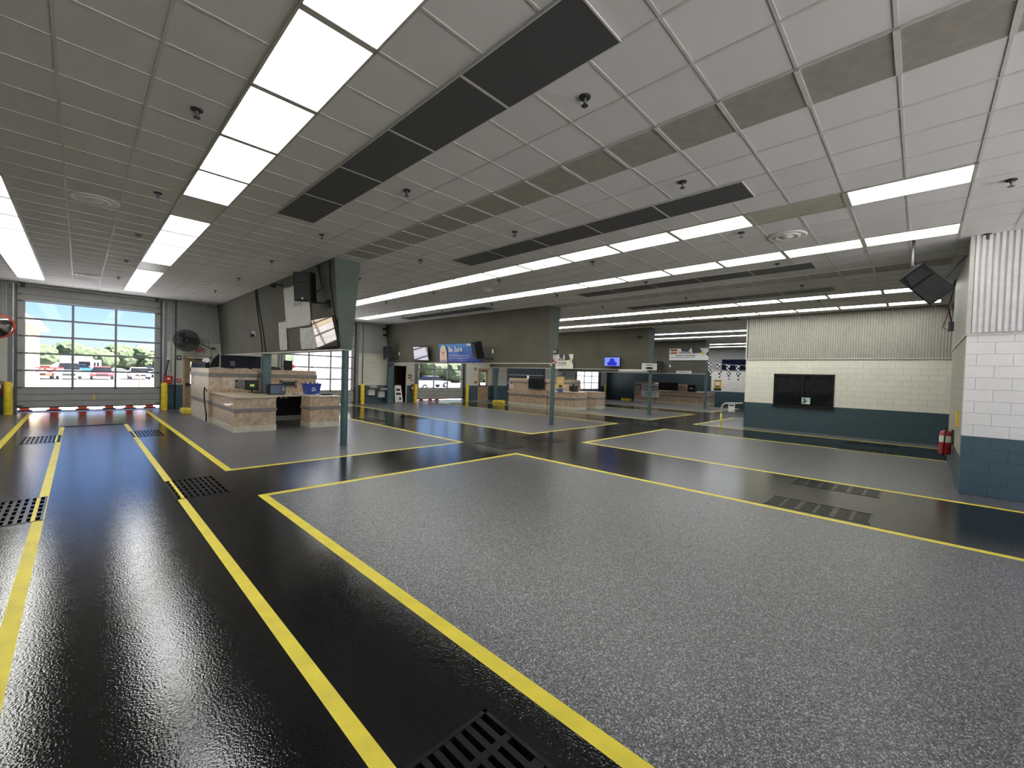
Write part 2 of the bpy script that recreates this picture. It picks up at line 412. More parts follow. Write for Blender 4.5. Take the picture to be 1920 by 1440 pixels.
def grille_proto():
    o = thing('air_grille', 'x', 'air grille')
    MB().mat(M_grille).box(-.295, .295, -.60, .60, -.012, 0).build('mesh_panel', o)
    w, l = .305, .61
    MB().mat(M_grid).box(-w, w, -l, -l + .014, -.014, 0).box(-w, w, l - .014, l, -.014, 0).box(-w, -w + .01, -l, l, -.014, 0).box(w - .01, w, -l, l, -.014, 0).build('frame', o)
    return o
gp = None
for r, nm in ((-4, 'nearest dark row'), (2, 'second bay row'), (10, 'row before the second partition'), (15, 'row past the second partition')):
    for k in range(5):
        c = -11.5 + 2 * k
        lab = 'dark mesh air grille, %s from the garage wall in the %s' % (ORD[k], nm); loc = ((RX(r) + RX(r + 1)) / 2, (CY(c) + CY(c + 2)) / 2, H - .008)
        if gp is None: gp = grille_proto(); gp.location = loc; gp['label'] = lab; o = gp
        else: o = dup(gp, loc, 0, lab)
        o['group'] = 'dark ceiling air grilles, ' + nm
for r, c0, n, nm in ((10, -28.5, 5, 'row above the blue banner'), (23, -17.5, 5, 'row beside the third partition')):
    for k in range(n):
        c = c0 + 2 * k
        dup(gp, ((RX(r) + RX(r + 1)) / 2, (CY(c) + CY(c + 2)) / 2, H - .008), 0, 'dark mesh air grille, %s from the garage wall in the %s' % (ORD[k], nm), 'dark ceiling air grilles, ' + nm)

def louvre_proto():
    o = thing('louvre_panel', 'x', 'air grille'); w = .305
    MB().mat(M_blkm).box(-.29, .29, -.29, .29, -.002, 0).build('backing', o)
    sl = MB().mat(M_louv)
    for i in range(15):
        x = -.28 + i * .04
        sl.add([(x - .013, -.288, -.006), (x + .010, -.288, -.018), (x + .010, .288, -.018), (x - .013, .288, -.006), (x - .013, -.288, -.003), (x + .010, -.288, -.015), (x + .010, .288, -.015), (x - .013, .288, -.003)],
               [(0, 1, 2, 3), (7, 6, 5, 4), (0, 4, 5, 1), (1, 5, 6, 2), (2, 6, 7, 3), (3, 7, 4, 0)])
    tag(sl.build('slats', o))
    MB().mat(M_grid).box(-w, w, -w, -.285, -.02, 0).box(-w, w, .285, w, -.02, 0).box(-w, -.295, -w, w, -.012, 0).box(.295, w, -w, w, -.012, 0).build('frame', o)
    return o
lp = None
for r, ca, cb, nm in ((-1, -14, 4, 'louvre row before the first partition'), (12, -15, 2, 'louvre row before the second partition')):
    for k, c in enumerate(range(ca, cb)):
        lab = 'beige slatted ceiling panel, number %s from the partition, %s' % (ORD[k], nm); loc = ((RX(r) + RX(r + 1)) / 2, (CY(c) + CY(c + 1)) / 2, H - .006)
        lab = lab.replace('number ', '')
        if lp is None: lp = louvre_proto(); lp.location = loc; lp['label'] = lab; o = lp
        else: o = dup(lp, loc, 0, lab)
        o['group'] = 'slatted panels of the ' + nm
# sprinklers on their regular spacing
sp = None
XS = [.82, 3.26, 5.50, 8.03, 10.6, 13.3, 15.9, 18.4]; YS = [-.72, 2.33, 5.38, 8.41, 11.45, 14.5, 17.55]
BN = ['left bay beside the big light row', 'left bay by the first partition', 'second bay by the dark grilles', 'second bay between the light rows', 'second bay past the long light row', 'third bay before the lights', 'third bay beside the first light row', 'third bay between the light rows']
for i, x in enumerate(XS):
    for j, y in enumerate(YS):
        if (i == 0 and j == 0) or (i == 1 and j == 0) or (i >= 5 and j == 0) or (i == 2 and j == 0) or (i == 7 and j < 2): continue
        lab = 'sprinkler head in the %s, %s from the camera' % (BN[i], ORD[j])
        if sp is None:
            sp = thing('sprinkler_head', lab, 'sprinkler', (x, y, H - .0045))
            MB().mat(M_blkm).lathe([(.055, 0), (.05, -.012), (.018, -.014)], 16).build('escutcheon', sp)
            s = MB().mat(M_gunm).lathe([(.014, -.012), (.014, -.04), (.006, -.045), (.006, -.075), (.032, -.078), (.032, -.083)], 12)
            s.box(-.018, -.013, -.003, .003, -.075, -.03).box(.013, .018, -.003, .003, -.075, -.03); s.build('deflector', sp); o = sp
        else: o = dup(sp, (x, y, H - .0045), 0, lab)
        o['group'] = 'ceiling sprinkler heads'
rd = None
for x, y, lab in ((.16, 9.58, 'round white ceiling air diffuser over the left lane, nearer one'), (.17, 18.03, 'round white ceiling air diffuser over the left lane by the garage door'),
                  (8.7, 1.78, 'round ceiling air diffuser between the two middle light rows, near the block pillar'), (8.74, 9.82, 'round ceiling air diffuser between the two middle light rows, farther back'),
                  (16.6, 1.86, 'round ceiling air diffuser past the hanging speaker'), (16.6, 9.8, 'round ceiling air diffuser over the third bay, farther back')):
    if rd is None:
        rd = thing('air_diffuser', lab, 'air vent', (x, y, H - .0045), 0, 'round ceiling air diffusers')
        MB().mat(M_white).lathe([(.30, 0), (.295, -.014), (.27, -.020), (.235, -.012)], 32).lathe([(.205, -.008), (.20, -.026), (.16, -.030), (.13, -.014)], 32).lathe([(.10, -.010), (.09, -.032), (.001, -.034)], 32).build('rings', rd); MB().mat(M_gunm).cyl((0, 0, -.010), .25, .009, 32).build('throat', rd)
    else: dup(rd, (x, y, H - .0045), 0, lab)

# ------------------------------------------------------------------ walls
def wall_y(name, u0, u1, y, holes, mat, ztop=2.75, t=.2, z0=0):
    mb = MB().mat(mat); us = sorted({u0, u1} | {h[0] for h in holes} | {h[1] for h in holes}); zs = sorted({z0, ztop} | {h[2] for h in holes if h[2] < ztop} | {h[3] for h in holes if h[3] < ztop})
    for a, b in zip(us, us[1:]):
        for c, d in zip(zs, zs[1:]):
            if any(h[0] <= (a + b) / 2 <= h[1] and h[2] <= (c + d) / 2 <= h[3] for h in holes): continue
            mb.box(a, b, y, y + t, c, d)
    return struct(name, mb)
def corr(mb, axis, u0, u1, p, z0, z1, out=-1, pitch=.072, dep=.026):
    """corrugated sheet standing on plane p, ribs towards out*"""
    n = int((u1 - u0) / pitch); vs = []; fs = []
    prof = [(0, 0), (.25, 0), (.4, 1), (.85, 1)]
    pts = [(u0 + (i + a) * pitch, p + out * (.004 + d * dep)) for i in range(n + 1) for a, d in prof if u0 + (i + a) * pitch <= u1] + [(u1, p + out * .004)]
    for u, q in pts:
        for z in (z0, z1): vs.append((u, q, z) if axis == 'x' else (q, u, z))
    for i in range(len(pts) - 1): fs.append((2 * i, 2 * i + 2, 2 * i + 3, 2 * i + 1))
    mb.add(vs, fs)
DOORS = [(-1.66, 2.46), (6.5, 10.5), (14.0, 18.0), (21.9, 26.2), (30.4, 34.6)]
EXITS = [(2.98, 3.93), (19.08, 20.02)]
holes = [(a, b, 0, 4.34) for a, b in DOORS] + [(a, b, 0, 2.19) for a, b in EXITS] + [(12.54, 13.42, 0, 2.14)]
wall_y('wall_north', -8, 40, YW, holes, M_wy)
cw = MB().mat(M_cor3)
segs = [(-8, -1.66), (2.46, 6.5), (10.5, 14.0), (18.0, 21.9), (26.2, 30.4), (34.6, 40)]
for a, b in segs:
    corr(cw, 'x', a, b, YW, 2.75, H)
    cw.box(a, b, YW + .001, YW + .2, 2.75, H)
for a, b in DOORS: cw.box(a, b, YW, YW + .2, 4.34, H)
struct('wall_north_upper', cw)
ft = MB().mat(M_trimw)
for a, b in segs: ft.box(a, b, YW - .03, YW, 2.72, 2.755)
struct('trim_2', ft)
# window wall (faces -X)
XWN = 18.95
wl = MB().mat(M_wx); wy0, wy1 = 2.20, 4.10; wz0, wz1 = .93, 2.17
for a, b, c, d in ((-7, wy0, 0, 2.75), (wy1, 5.12, 0, 2.75), (wy0, wy1, 0, wz0), (wy0, wy1, wz1, 2.75)): wl.box(XWN, XWN + .2, a, b, c, d)
wl.box(XWN + .2, 30, 4.92, 5.12, 0, 2.75)
struct('wall_east', wl)
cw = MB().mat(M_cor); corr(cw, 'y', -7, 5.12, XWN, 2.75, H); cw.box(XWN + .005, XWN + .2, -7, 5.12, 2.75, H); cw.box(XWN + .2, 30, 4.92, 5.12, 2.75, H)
struct('wall_east_upper', cw)
struct('trim_3', MB().mat(M_trimw).box(XWN - .035, XWN, -7, 5.14, 2.72, 2.76).box(XWN - .03, XWN, 5.06, 5.14, 2.76, H))
# office window
w = thing('window_1', None, None, (XWN + .02, (wy0 + wy1) / 2, wz0), FX); w['kind'] = 'structure'
hw = (wy1 - wy0) / 2; hh = wz1 - wz0
f = MB().mat(M_blk).box(-hw, hw, -.04, .06, 0, .06).box(-hw, hw, -.04, .06, hh - .07, hh).box(-hw, -hw + .06, -.04, .06, 0, hh).box(hw - .06, hw, -.04, .06, 0, hh).box(-.035, .035, -.05, .06, 0, hh)
f.build('window_frame', w)
MB().mat(M_glassd).box(-hw + .05, -.02, .0, .012, .05, hh - .06).build('left_pane', w)
MB().mat(M_glassd).box(.02, hw - .05, .015, .027, .05, hh - .06).build('right_pane', w)
MB().mat(M_blk).box(-hw - .03, hw + .03, -.07, .0, -.04, 0).build('window_sill', w)
o = thing('notice_sheet', 'pale square notice with a black diagram taped inside the dark office window', 'notice', (XWN - .0, 3.03, 1.05), FX)
MB().mat(plain('mint_paper', (.55, .68, .66), .6)).box(-.13, .13, -.032, -.03, 0, .24).build('sheet', o)
d = MB().mat(M_ink); d.box(-.08, -.02, -.034, -.032, .15, .2).box(-.05, .03, -.034, -.032, .09, .13).box(-.1, -.03, -.034, -.032, .03, .07).box(-.06, -.03, -.034, -.032, .05, .18).build('printed_diagram', o)
# block pillar: near face faces -X, narrow face looks +Y
PX, PY = 10.62, -.55
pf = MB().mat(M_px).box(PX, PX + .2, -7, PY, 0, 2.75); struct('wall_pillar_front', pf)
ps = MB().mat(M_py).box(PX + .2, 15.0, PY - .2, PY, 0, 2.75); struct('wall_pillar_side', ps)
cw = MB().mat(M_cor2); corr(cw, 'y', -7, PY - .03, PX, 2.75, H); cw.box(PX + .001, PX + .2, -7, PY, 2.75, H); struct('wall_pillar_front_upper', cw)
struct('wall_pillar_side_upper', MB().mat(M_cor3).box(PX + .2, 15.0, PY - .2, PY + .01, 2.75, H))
struct('trim_4', MB().mat(M_trimw).box(PX - .03, PX, -7, PY + .02, 2.72, 2.765).box(PX - .025, PX, PY - .04, PY + .015, 2.765, H).box(PX, 15, PY, PY + .02, 2.72, 2.765))
# back of the hall: unseen doorways behind the camera, added open to let daylight in; end walls
bw = MB().mat(M_wy)
for a, b in ((-8, -2.0), (3.9, 4.2), (10.4, 10.62)): bw.box(a, b, -7.2, -7, 0, 4.3)
bw.box(-8, 40, -7.2, -7, 4.2, H).box(10.62, 40, -7.2, -7, 0, 3.9); struct('wall_south', bw)
struct('wall_west', MB().mat(M_wx).box(-8.2, -8, -7, YW + .2, 0, H))
# far end wall: pale block, dark paint further back
XE = 35.6
en = MB().mat(M_wx).box(XE, XE + .2, 4.0, 12.1, 0, 2.6); struct('wall_far', en)
struct('wall_far_painted', MB().mat(M_dk).box(XE, XE + .2, 12.1, YW, 0, 2.6))
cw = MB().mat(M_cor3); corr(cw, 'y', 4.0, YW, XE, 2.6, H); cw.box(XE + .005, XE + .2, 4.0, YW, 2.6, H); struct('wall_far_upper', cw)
o = thing('window_2', None, None, (XE - .02, 10.2, 2.75), FX); o['kind'] = 'structure'
MB().mat(plain('navy_glass', (.008, .010, .035), .15)).box(-1.1, 1.1, -.02, 0, 0, .75).build('pane', o)
MB().mat(M_blk).box(-1.14, 1.14, -.03, 0, -.04, 0).box(-1.14, 1.14, -.03, 0, .75, .79).box(-1.14, -1.1, -.03, 0, 0, .75).box(1.1, 1.14, -.03, 0, 0, .75).box(-.02, .02, -.03, 0, 0, .75).build('frame', o)
struct('wall_far_corner', MB().mat(M_teal).box(XE - .3, XE, 9.15, 9.45, 0, 2.6))

# overhead partitions, tapering to the bottom, and what carries them
for k, x in enumerate(SOF):
    zb = 2.30 if k < 3 else 2.26
    wt = .315; wb = .14
    m = MB().mat(M_olive)
    y0, y1 = 9.87, YW
    P = [(x - wt, H), (x - wb, zb), (x + wb, zb), (x + wt, H)]
    m.prism(P, y0 + .02, y1, 'xz'); struct('wall_partition', m)
    m = MB().mat(M_teal2).prism([(x - wt - .004, H), (x - wb - .004, zb), (x + wb + .004, zb), (x + wt + .004, H)], y0 - .02, y0 + .02, 'xz')
    struct('trim_%d' % (5 + 2 * k), m)
    struct('trim_%d' % (6 + 2 * k), MB().mat(M_trimw).box(x - wb - .02, x + wb + .02, y0 - .02, y1, zb - .03, zb))
col = None
for k, (x, lab) in enumerate(zip(SOF, ('round teal steel column by the nearest inspection counter', 'round teal steel column under the non-smoking sign', 'round teal column under the small white hanging sign', 'round teal column below the checkered pennants'))):
    if col is None:
        col = thing('support_column', lab, 'column', (x, 9.87, 0), 0, 'round teal columns at the partition ends')
        MB().mat(M_teal).cyl((0, 0, .012), .082, 2.258, 28).build('shaft', col); MB().mat(M_teal).cyl((0, 0, 0), .1, .012, 28).build('base_ring', col)
    else: dup(col, (x, 9.87, 0), 0, lab)
def sqcol(x, y, w, lab, h=2.27):
    o = thing('square_post', lab, 'column', (x, y, 0)); MB().mat(M_teal).bbox(-w / 2, w / 2, -w / 2, w / 2, .02, h, .008).build('shaft', o)
    MB().mat(M_teal).box(-w / 2 - .04, w / 2 + .04, -w / 2 - .04, w / 2 + .04, 0, .02).build('base_plate', o); return o
sqcol(4.43, 15.95, .24, 'square teal post rising through the nearest counter desk')
sqcol(4.43, 21.2, .26, 'square teal post behind the tall cabinet by the exit door')
for x, lab in ((12.36, 'slanting teal steel post beside the open brown doorway'), (20.6, 'slanting teal steel post behind the yellow curb of the second counter'), (36.3, '')):
    if x > 30: break
    o = thing('slanted_post', lab, 'column', (x, YW - .22, 0))
    MB().mat(M_teal).prism([(-.30, 0), (-.12, 0), (.08, 2.27), (-.28, 2.27)], -.16, .0, 'xz').prism([(-.06, 0), (.16, 0), (.16, 2.27), (.10, 2.27)], .0, .16, 'xz').build('shaft', o)

# ------------------------------------------------------------------ overhead garage doors
def garage(n, x0, x1, zb, ztop=4.30, mat=M_doorp):
    o = thing('door_%d' % n, None, None, ((x0 + x1) / 2, YW + .06, 0)); o['kind'] = 'structure'
    w = (x1 - x0) / 2 - .21; y = 0
    zs = [.87 - .2 + zb + k * .588 for k in range(6)]
    so = MB().mat(mat)
    for a, b in ((zb, zb + .2), (zb + .21, zb + .43), (zb + .44, zs[0]), (zs[5] + .03, zs[5] + .22), (zs[5] + .23, ztop)): so.box(-w, w, y, y + .05, a, b)
    so.box(-w - .24, -w, y + .05, y + .09, 0, H).box(w, w + .24, y + .05, y + .09, 0, H).box(-w - .2, w + .2, y + .05, y + .09, ztop - .05, H)
    so.box(-w, -w + .17, y - .002, y + .05, zs[0], zs[5] + .03).box(w - .17, w, y - .002, y + .05, zs[0], zs[5] + .03); so.build('solid_sections', o)
    bars = MB().mat(M_alum)
    for z in zs[1:5]: bars.box(-w + .17, w - .17, y - .01, y + .05, z - .032, z + .032)
    for z in (zs[0], zs[5]): bars.box(-w + .17, w - .17, y - .006, y + .05, z - .02, z + .02)
    g = (2 * w - .34) / 3
    for k in (1, 2): bars.box(-w + .17 + k * g - .032, -w + .17 + k * g + .032, y - .012, y + .05, zs[0], zs[5])
    bars.build('glazing_bars', o)
    for k in range(3):
        MB().mat(M_glass).box(-w + .17 + k * g, -w + .17 + (k + 1) * g, y + .02, y + .026, zs[0], zs[5]).build('glass_column', o)
    MB().mat(M_blk).box(-w, w, y - .01, y + .06, zb - .035, zb).box(-w, w, y - .008, y, zb + .2, zb + .21).box(-w, w, y - .008, y, zb + .43, zb + .44).box(-w, w, y - .008, y, zs[5] + .22, zs[5] + .23).build('bottom_seal', o)
    hg = MB().mat(M_gunm)
    for z in zs + [zb + .05, zs[5] + .22]:
        for s in (-1, 1):
            hg.box(s * (w - .15), s * (w + .03), y - .03, y, z - .012, z + .012).cyl((s * (w - .06), y - .045, z - .03), .014, .06, 8)
    for k in (1, 2): hg.box(-w + .17 + k * g - .045, -w + .17 + k * g + .045, y - .03, y, zs[0] - .06, zs[0] - .01)
    hg.build('hinges', o)
    for s in (-1, 1):
        t = MB().mat(M_gunm).box(s * (w + .015), s * (w + .06), y - .10, y + .03, 0, H - .03).mat(M_steel).box(s * (w + .07), s * (w + .10), y - .09, y - .06, .9, H - .03).mat(M_alum).box(s * (w + .10), s * (w + .21), y - .06, y + .12, 0, H - .08)
        t.build('track', o)
    sh = MB().mat(M_steel).cyl((-w, y - .12, ztop + .03), .016, 2 * w, 10, 'x').mat(M_gunm)
    for s in (-1, 1): sh.cyl((s * (w - .12) - .05, y - .12, ztop + .03), .07, .1, 16, 'x')
    sh.build('torsion_shaft', o)
    MB().mat(M_ybol).box(-.02, .02, y - .02, y, zb + .21, zb + .42).build('lock_handle', o)
    return o
garage(1, -1.66, 2.46, .21); garage(2, 6.5, 10.5, .05); garage(3, 14.0, 18.0, .17); garage(5, 30.4, 34.6, .06)
o = thing('door_4', None, None, (24.05, YW + .06, 0)); o['kind'] = 'structure'
m = MB().mat(M_slate)
for k in range(7): m.box(-2.15, 2.15, 0, .05, k * .61 + .0, k * .61 + .60)
m.build('door_sections', o)
MB().mat(M_gunm).box(-2.15, -2.08, -.08, 0, 0, 4.3).box(2.08, 2.15, -.08, 0, 0, 4.3).build('track', o)
# hinged exit doors
def exit_door(n, x0, x1, mat=M_wood):
    o = thing('door_%d' % n, None, None, ((x0 + x1) / 2, YW + .02, 0)); o['kind'] = 'structure'
    w = (x1 - x0) / 2; fr = MB().mat(plain('door_frame_tan', (.42, .33, .22), .5))
    fr.box(-w, -w + .06, -.04, .12, 0, 2.19).box(w - .06, w, -.04, .12, 0, 2.19).box(-w, w, -.04, .12, 2.13, 2.19); fr.build('door_frame', o)
    a, b, c, d = -w + .24, w - .20, 1.02, 1.95
    lf = MB().mat(mat).box(-w + .065, a, 0, .045, .02, 2.12).box(b, w - .065, 0, .045, .02, 2.12).box(a, b, 0, .045, .02, c).box(a, b, 0, .045, d, 2.12); lf.build('door_leaf', o)
    MB().mat(M_glass).box(a, b, .02, .026, c, d).build('vision_pane', o)
    bar = MB().mat(M_gunm).box(-w + .1, w - .12, -.06, -.035, .98, 1.04).box(-w + .1, -w + .18, -.06, 0, .93, 1.09).box(w - .2, w - .12, -.06, 0, .95, 1.07); bar.build('push_bar', o)
    MB().mat(M_gunm).box(-.1, .3, -.05, .0, 2.03, 2.09).build('door_closer', o); return o
exit_door(6, *EXITS[0]); exit_door(7, *EXITS[1], M_wood)
# brown room behind the open doorway
struct('wall_side_room', MB().mat(M_brown).box(12.2, 14, YW + 1.6, YW + 1.7, 0, 2.5).box(12.2, 12.3, YW + .2, YW + 1.6, 0, 2.5).box(13.8, 13.9, YW + .2, YW + 1.6, 0, 2.5).box(12.2, 14, YW + .2, YW + 1.7, 2.3, 2.5).mat(M_dark).box(12.2, 14, YW + .1, YW + 1.7, -.1, -.002))
struct('trim_13', MB().mat(plain('door_casing_cream', (.55, .50, .38), .5)).box(12.48, 12.54, YW - .03, YW + .2, 0, 2.2).box(13.42, 13.48, YW - .03, YW + .2, 0, 2.2).box(12.48, 13.48, YW - .03, YW + .2, 2.14, 2.2))
o = thing('wall_rack', 'dark two-row rack on the brown wall inside the open doorway', 'rack', (12.98, YW + 1.58, 1.2))
m = MB().mat(M_blkm)
for z in (.0, .32):
    m.box(-.42, .42, -.03, 0, z, z + .2)
m.build('panel', o); m = MB().mat(M_brown)
for k in range(6):
    for z in (.03, .35): m.box(-.38 + k * .135, -.31 + k * .135, -.05, -.03, z, z + .12)
m.build('pockets', o)

# ------------------------------------------------------------------ bollards, cones
bl = None
for x, lab in ((-1.62, 'yellow steel bollard left of the left garage door'), (2.36, 'yellow steel bollard right of the left garage door'), (10.62, 'yellow bollard next to the drinking fountains'),
               (13.93, 'yellow bollard left of the garage door under the blue banner'), (17.9, 'yellow bollard right of the garage door under the blue banner'), (30.7, 'distant yellow bollard left of the farthest garage door'), (34.9, 'distant yellow bollard right of the farthest garage door')):
    if bl is None:
        bl = thing('bollard', lab, 'bollard', (x, YW - .28, 0), 0, 'yellow bollards guarding the garage doors')
        MB().mat(M_ybol).lathe([(.105, 0), (.105, 1.02), (.095, 1.055), (.06, 1.085), (.001, 1.095)], 24).build('post', bl)
    else: dup(bl, (x, YW - .28, 0), 0, lab)
dr = None
nm6 = ['leftmost orange traffic cone outside under the left garage door', 'second orange traffic cone from the left, outside the left garage door', 'third orange traffic cone from the left, outside the left garage door',
       'fourth orange traffic cone from the left, outside the left garage door', 'fifth orange traffic cone from the left, outside the left garage door', 'sixth and rightmost orange traffic cone, outside the left garage door',
       'left orange traffic cone outside the door below the blue banner', 'middle orange traffic cone outside the door below the blue banner', 'right orange traffic cone outside the door below the blue banner']
for k, (x, y) in enumerate([(-1.34, 22.75), (-.63, 22.75), (.1, 22.75), (.83, 22.75), (1.42, 22.75), (2.03, 22.75), (15.0, 22.5), (15.7, 22.5), (16.2, 22.5)]):
    if dr is None:
        dr = thing('traffic_cone', nm6[k], 'traffic cone', (x, y, 0), 0, 'orange traffic cones outside the garage doors')
        MB().mat(M_orange).lathe([(.135, .03), (.028, .70), (.02, .71)], 24).build('body', dr)
        MB().mat(M_blk).bbox(-.185, .185, -.185, .185, 0, .035, .01).build('base', dr)
        MB().mat(M_white).lathe([(.090, .34), (.066, .48)], 24).build('reflective_band', dr)
    else: dup(dr, (x, y, 0), 0, nm6[k])

# ------------------------------------------------------------------ inspection counters
def cabinet(name, lab, x0, x1, y0, y1, h, stripes, group=None, boards=False, top=False):
    o = thing(name, lab, 'cabinet', ((x0 + x1) / 2, (y0 + y1) / 2, 0), 0, group)
    w, d = (x1 - x0) / 2, (y1 - y0) / 2
    MB().mat(M_tan).bbox(-w, w, -d, d, .16, h - (.03 if top else 0), .006).build('carcass', o)
    MB().mat(M_base).box(-w - .012, w + .012, -d - .012, d + .012, 0, .165).build('baseboard', o)
    for a, b in stripes: MB().mat(M_band).bbox(-w - .022, w + .022, -d - .022, d + .022, a, b, .006).build('rub_rail', o)
    if boards:
        m = MB().mat(M_tan2); n = int(2 * d / .19)
        for k in range(n): m.box(-w - .012, -w - .001, -d + .02 + k * .19, -d + .2 + k * .19, .17, h)
        m.build('side_boards', o)
    if top: MB().mat(M_top).bbox(-w - .03, w + .03, -d - .03, d + .03, h - .03, h, .006).build('counter_top', o)
    return o
def counter_set(x0, yf, ym, yb, who, high=1.73, x1=None):
    hs = [(.60, .70), (high - .27, high - .15)]
    x1 = x0 + 3.25 if x1 is None else x1
    tc = cabinet('tall_cabinet', 'tall tan marbled cabinet wall with grey rails at the %s' % who, x0 - .05, x1, ym, yb, high, hs, None, who.startswith('nearest'))
    cabinet('low_cabinet', 'low tan cabinet on the left arm of the %s' % who, x0 + .02, x0 + 1.05, yf, ym - .045, .97, [(.56, .66)], None, False, True)
    cabinet('low_cabinet', 'narrow low tan pedestal on the right arm of the %s' % who, x0 + 2.0, x0 + 2.9, yf, yf + .75, .97, [(.56, .66)], None, False, True)
    ya = yf + 1.0 if x0 < 5 else yf + .8; yb_ = ym - .045; xa, xb = x0 + 1.09, x0 + 2.9
    o = thing('worktop', 'pale worktop behind the low cabinets of the %s' % who, 'worktop', (0, 0, 0))
    pts = [(xa, ya), (xb, ya), (xb, yb_), (xa, yb_)]
    if x0 < 5: pts = [(xa, ya), (xb, ya), (xb, yb_), (4.60, yb_), (4.60, 15.80), (4.26, 15.80), (4.26, yb_), (xa, yb_)]
    MB().mat(M_top).prism(pts, .91, .955, 'xy').build('slab', o)
    yq = yb_ - .36 if x0 < 5 else yb_ - .1
    MB().mat(M_blkm).box(xa, xb, yq, yq + .04, .16, .91).box(xb - .04, xb, ya + .1, yq, .16, .91).build('modesty_panel', o)
    MB().mat(M_base).box(xa, xb, yq - .03, yq + .04, 0, .16).build('baseboard', o)
    return tc
t1 = counter_set(2.93, 13.35, 16.2, 19.3, 'nearest inspection counter')
t2 = counter_set(18.55, 13.2, 15.2, 18.2, 'second inspection counter', 1.62)
t3 = counter_set(30.9, 11.2, 14.6, 16.3, 'farthest inspection counter', 1.55, 33.5)
# pass-through frames on the nearest cabinet front; recess shade painted as flat dark panels
m = MB().mat(M_band)
for (a, b, z0, z1, nmq) in ((3.59, 4.13, 1.10, 1.37, 'left'), (4.94, 5.50, 1.12, 1.37, 'right')):
    cx = (a + b) / 2 - t1.location.x; hwid = (b - a) / 2; yq = 16.2 - t1.location.y
    m = MB().mat(M_band).box(cx - hwid, cx + hwid, yq - .025, yq, z0, z0 + .05).box(cx - hwid, cx + hwid, yq - .025, yq, z1 - .05, z1).box(cx - hwid, cx - hwid + .06, yq - .025, yq, z0, z1).box(cx + hwid - .06, cx + hwid, yq - .025, yq, z0, z1)
    m.build('pass_frame', t1)
    MB().mat(M_blkm if nmq == 'right' else M_band).box(cx - hwid + .05, cx + hwid - .05, yq - .012, yq - .002, z0 + .04, z1 - .04).build('pass_shade_panel', t1)
for x, y, lab in ((2.82, 19.7, 'yellow curb block at the far end of the nearest counter'), (18.35, 18.9, 'yellow curb block at the end of the second counter'), (30.9, 17.0, 'yellow curb block at the end of the farthest counter')):
    o = thing('curb_block', lab, 'curb', (x, y, 0)); MB().mat(M_ybol).bbox(-.15, .15, -.42, .42, 0, .19, .02).build('block', o)
o = thing('monitor', 'small black monitor with yellow window on the nearest counter desk', 'monitor', (3.95, 15.7, .97), .12)
MB().mat(M_blk).bbox(-.2, .2, -.03, .02, .09, .40, .012).build('housing', o); MB().mat(plain('screen_green', (.03, .05, .04), .2)).box(-.175, .175, -.034, -.031, .12, .375).build('screen', o)
MB().mat(emis('screen_window', (.45, .50, .12), .25, (.02, .02, .02))).box(-.07, .06, -.037, -.035, .20, .28).build('screen_window', o); MB().mat(M_blk).cyl((0, 0, .01), .02, .09, 10).bbox(-.1, .1, -.08, .08, 0, .015, .005).build('stand', o)
o = thing('keyboard', 'black keyboard in front of the small monitor on the nearest desk', 'keyboard', (4.1, 15.25, .97), .05)
MB().mat(M_blk).bbox(-.23, .23, -.08, .08, 0, .025, .006).build('tray', o); m = MB().mat(M_gunm)
for r in range(4):
    for k in range(13): m.box(-.215 + k * .033, -.19 + k * .033, -.065 + r * .034, -.038 + r * .034, .025, .033)
m.build('keys', o)
o = thing('analyzer_unit', 'blue-grey electronic test unit with dark control panel on the nearest desk', 'test equipment', (4.42, 14.85, .955), 0)
MB().mat(M_blk).bbox(-.24, .24, -.16, .18, 0, .33, .02).build('case', o); MB().mat(plain('unit_blue', (.08, .12, .22), .4)).box(-.21, .21, -.165, -.16, .03, .30).build('front_panel', o)
m = MB().mat(M_gunm)
for k in range(5): m.box(.03, .2, -.17, -.165, .06 + k * .045, .085 + k * .045)
m.box(-.2, .0, -.17, -.165, .14, .15).box(-.2, .0, -.17, -.165, .22, .23).build('control_keys', o)
MB().mat(M_paper).box(.14, .19, -.171, -.168, .2, .22).box(.14, .19, -.171, -.168, .15, .17).build('indicator_labels', o)
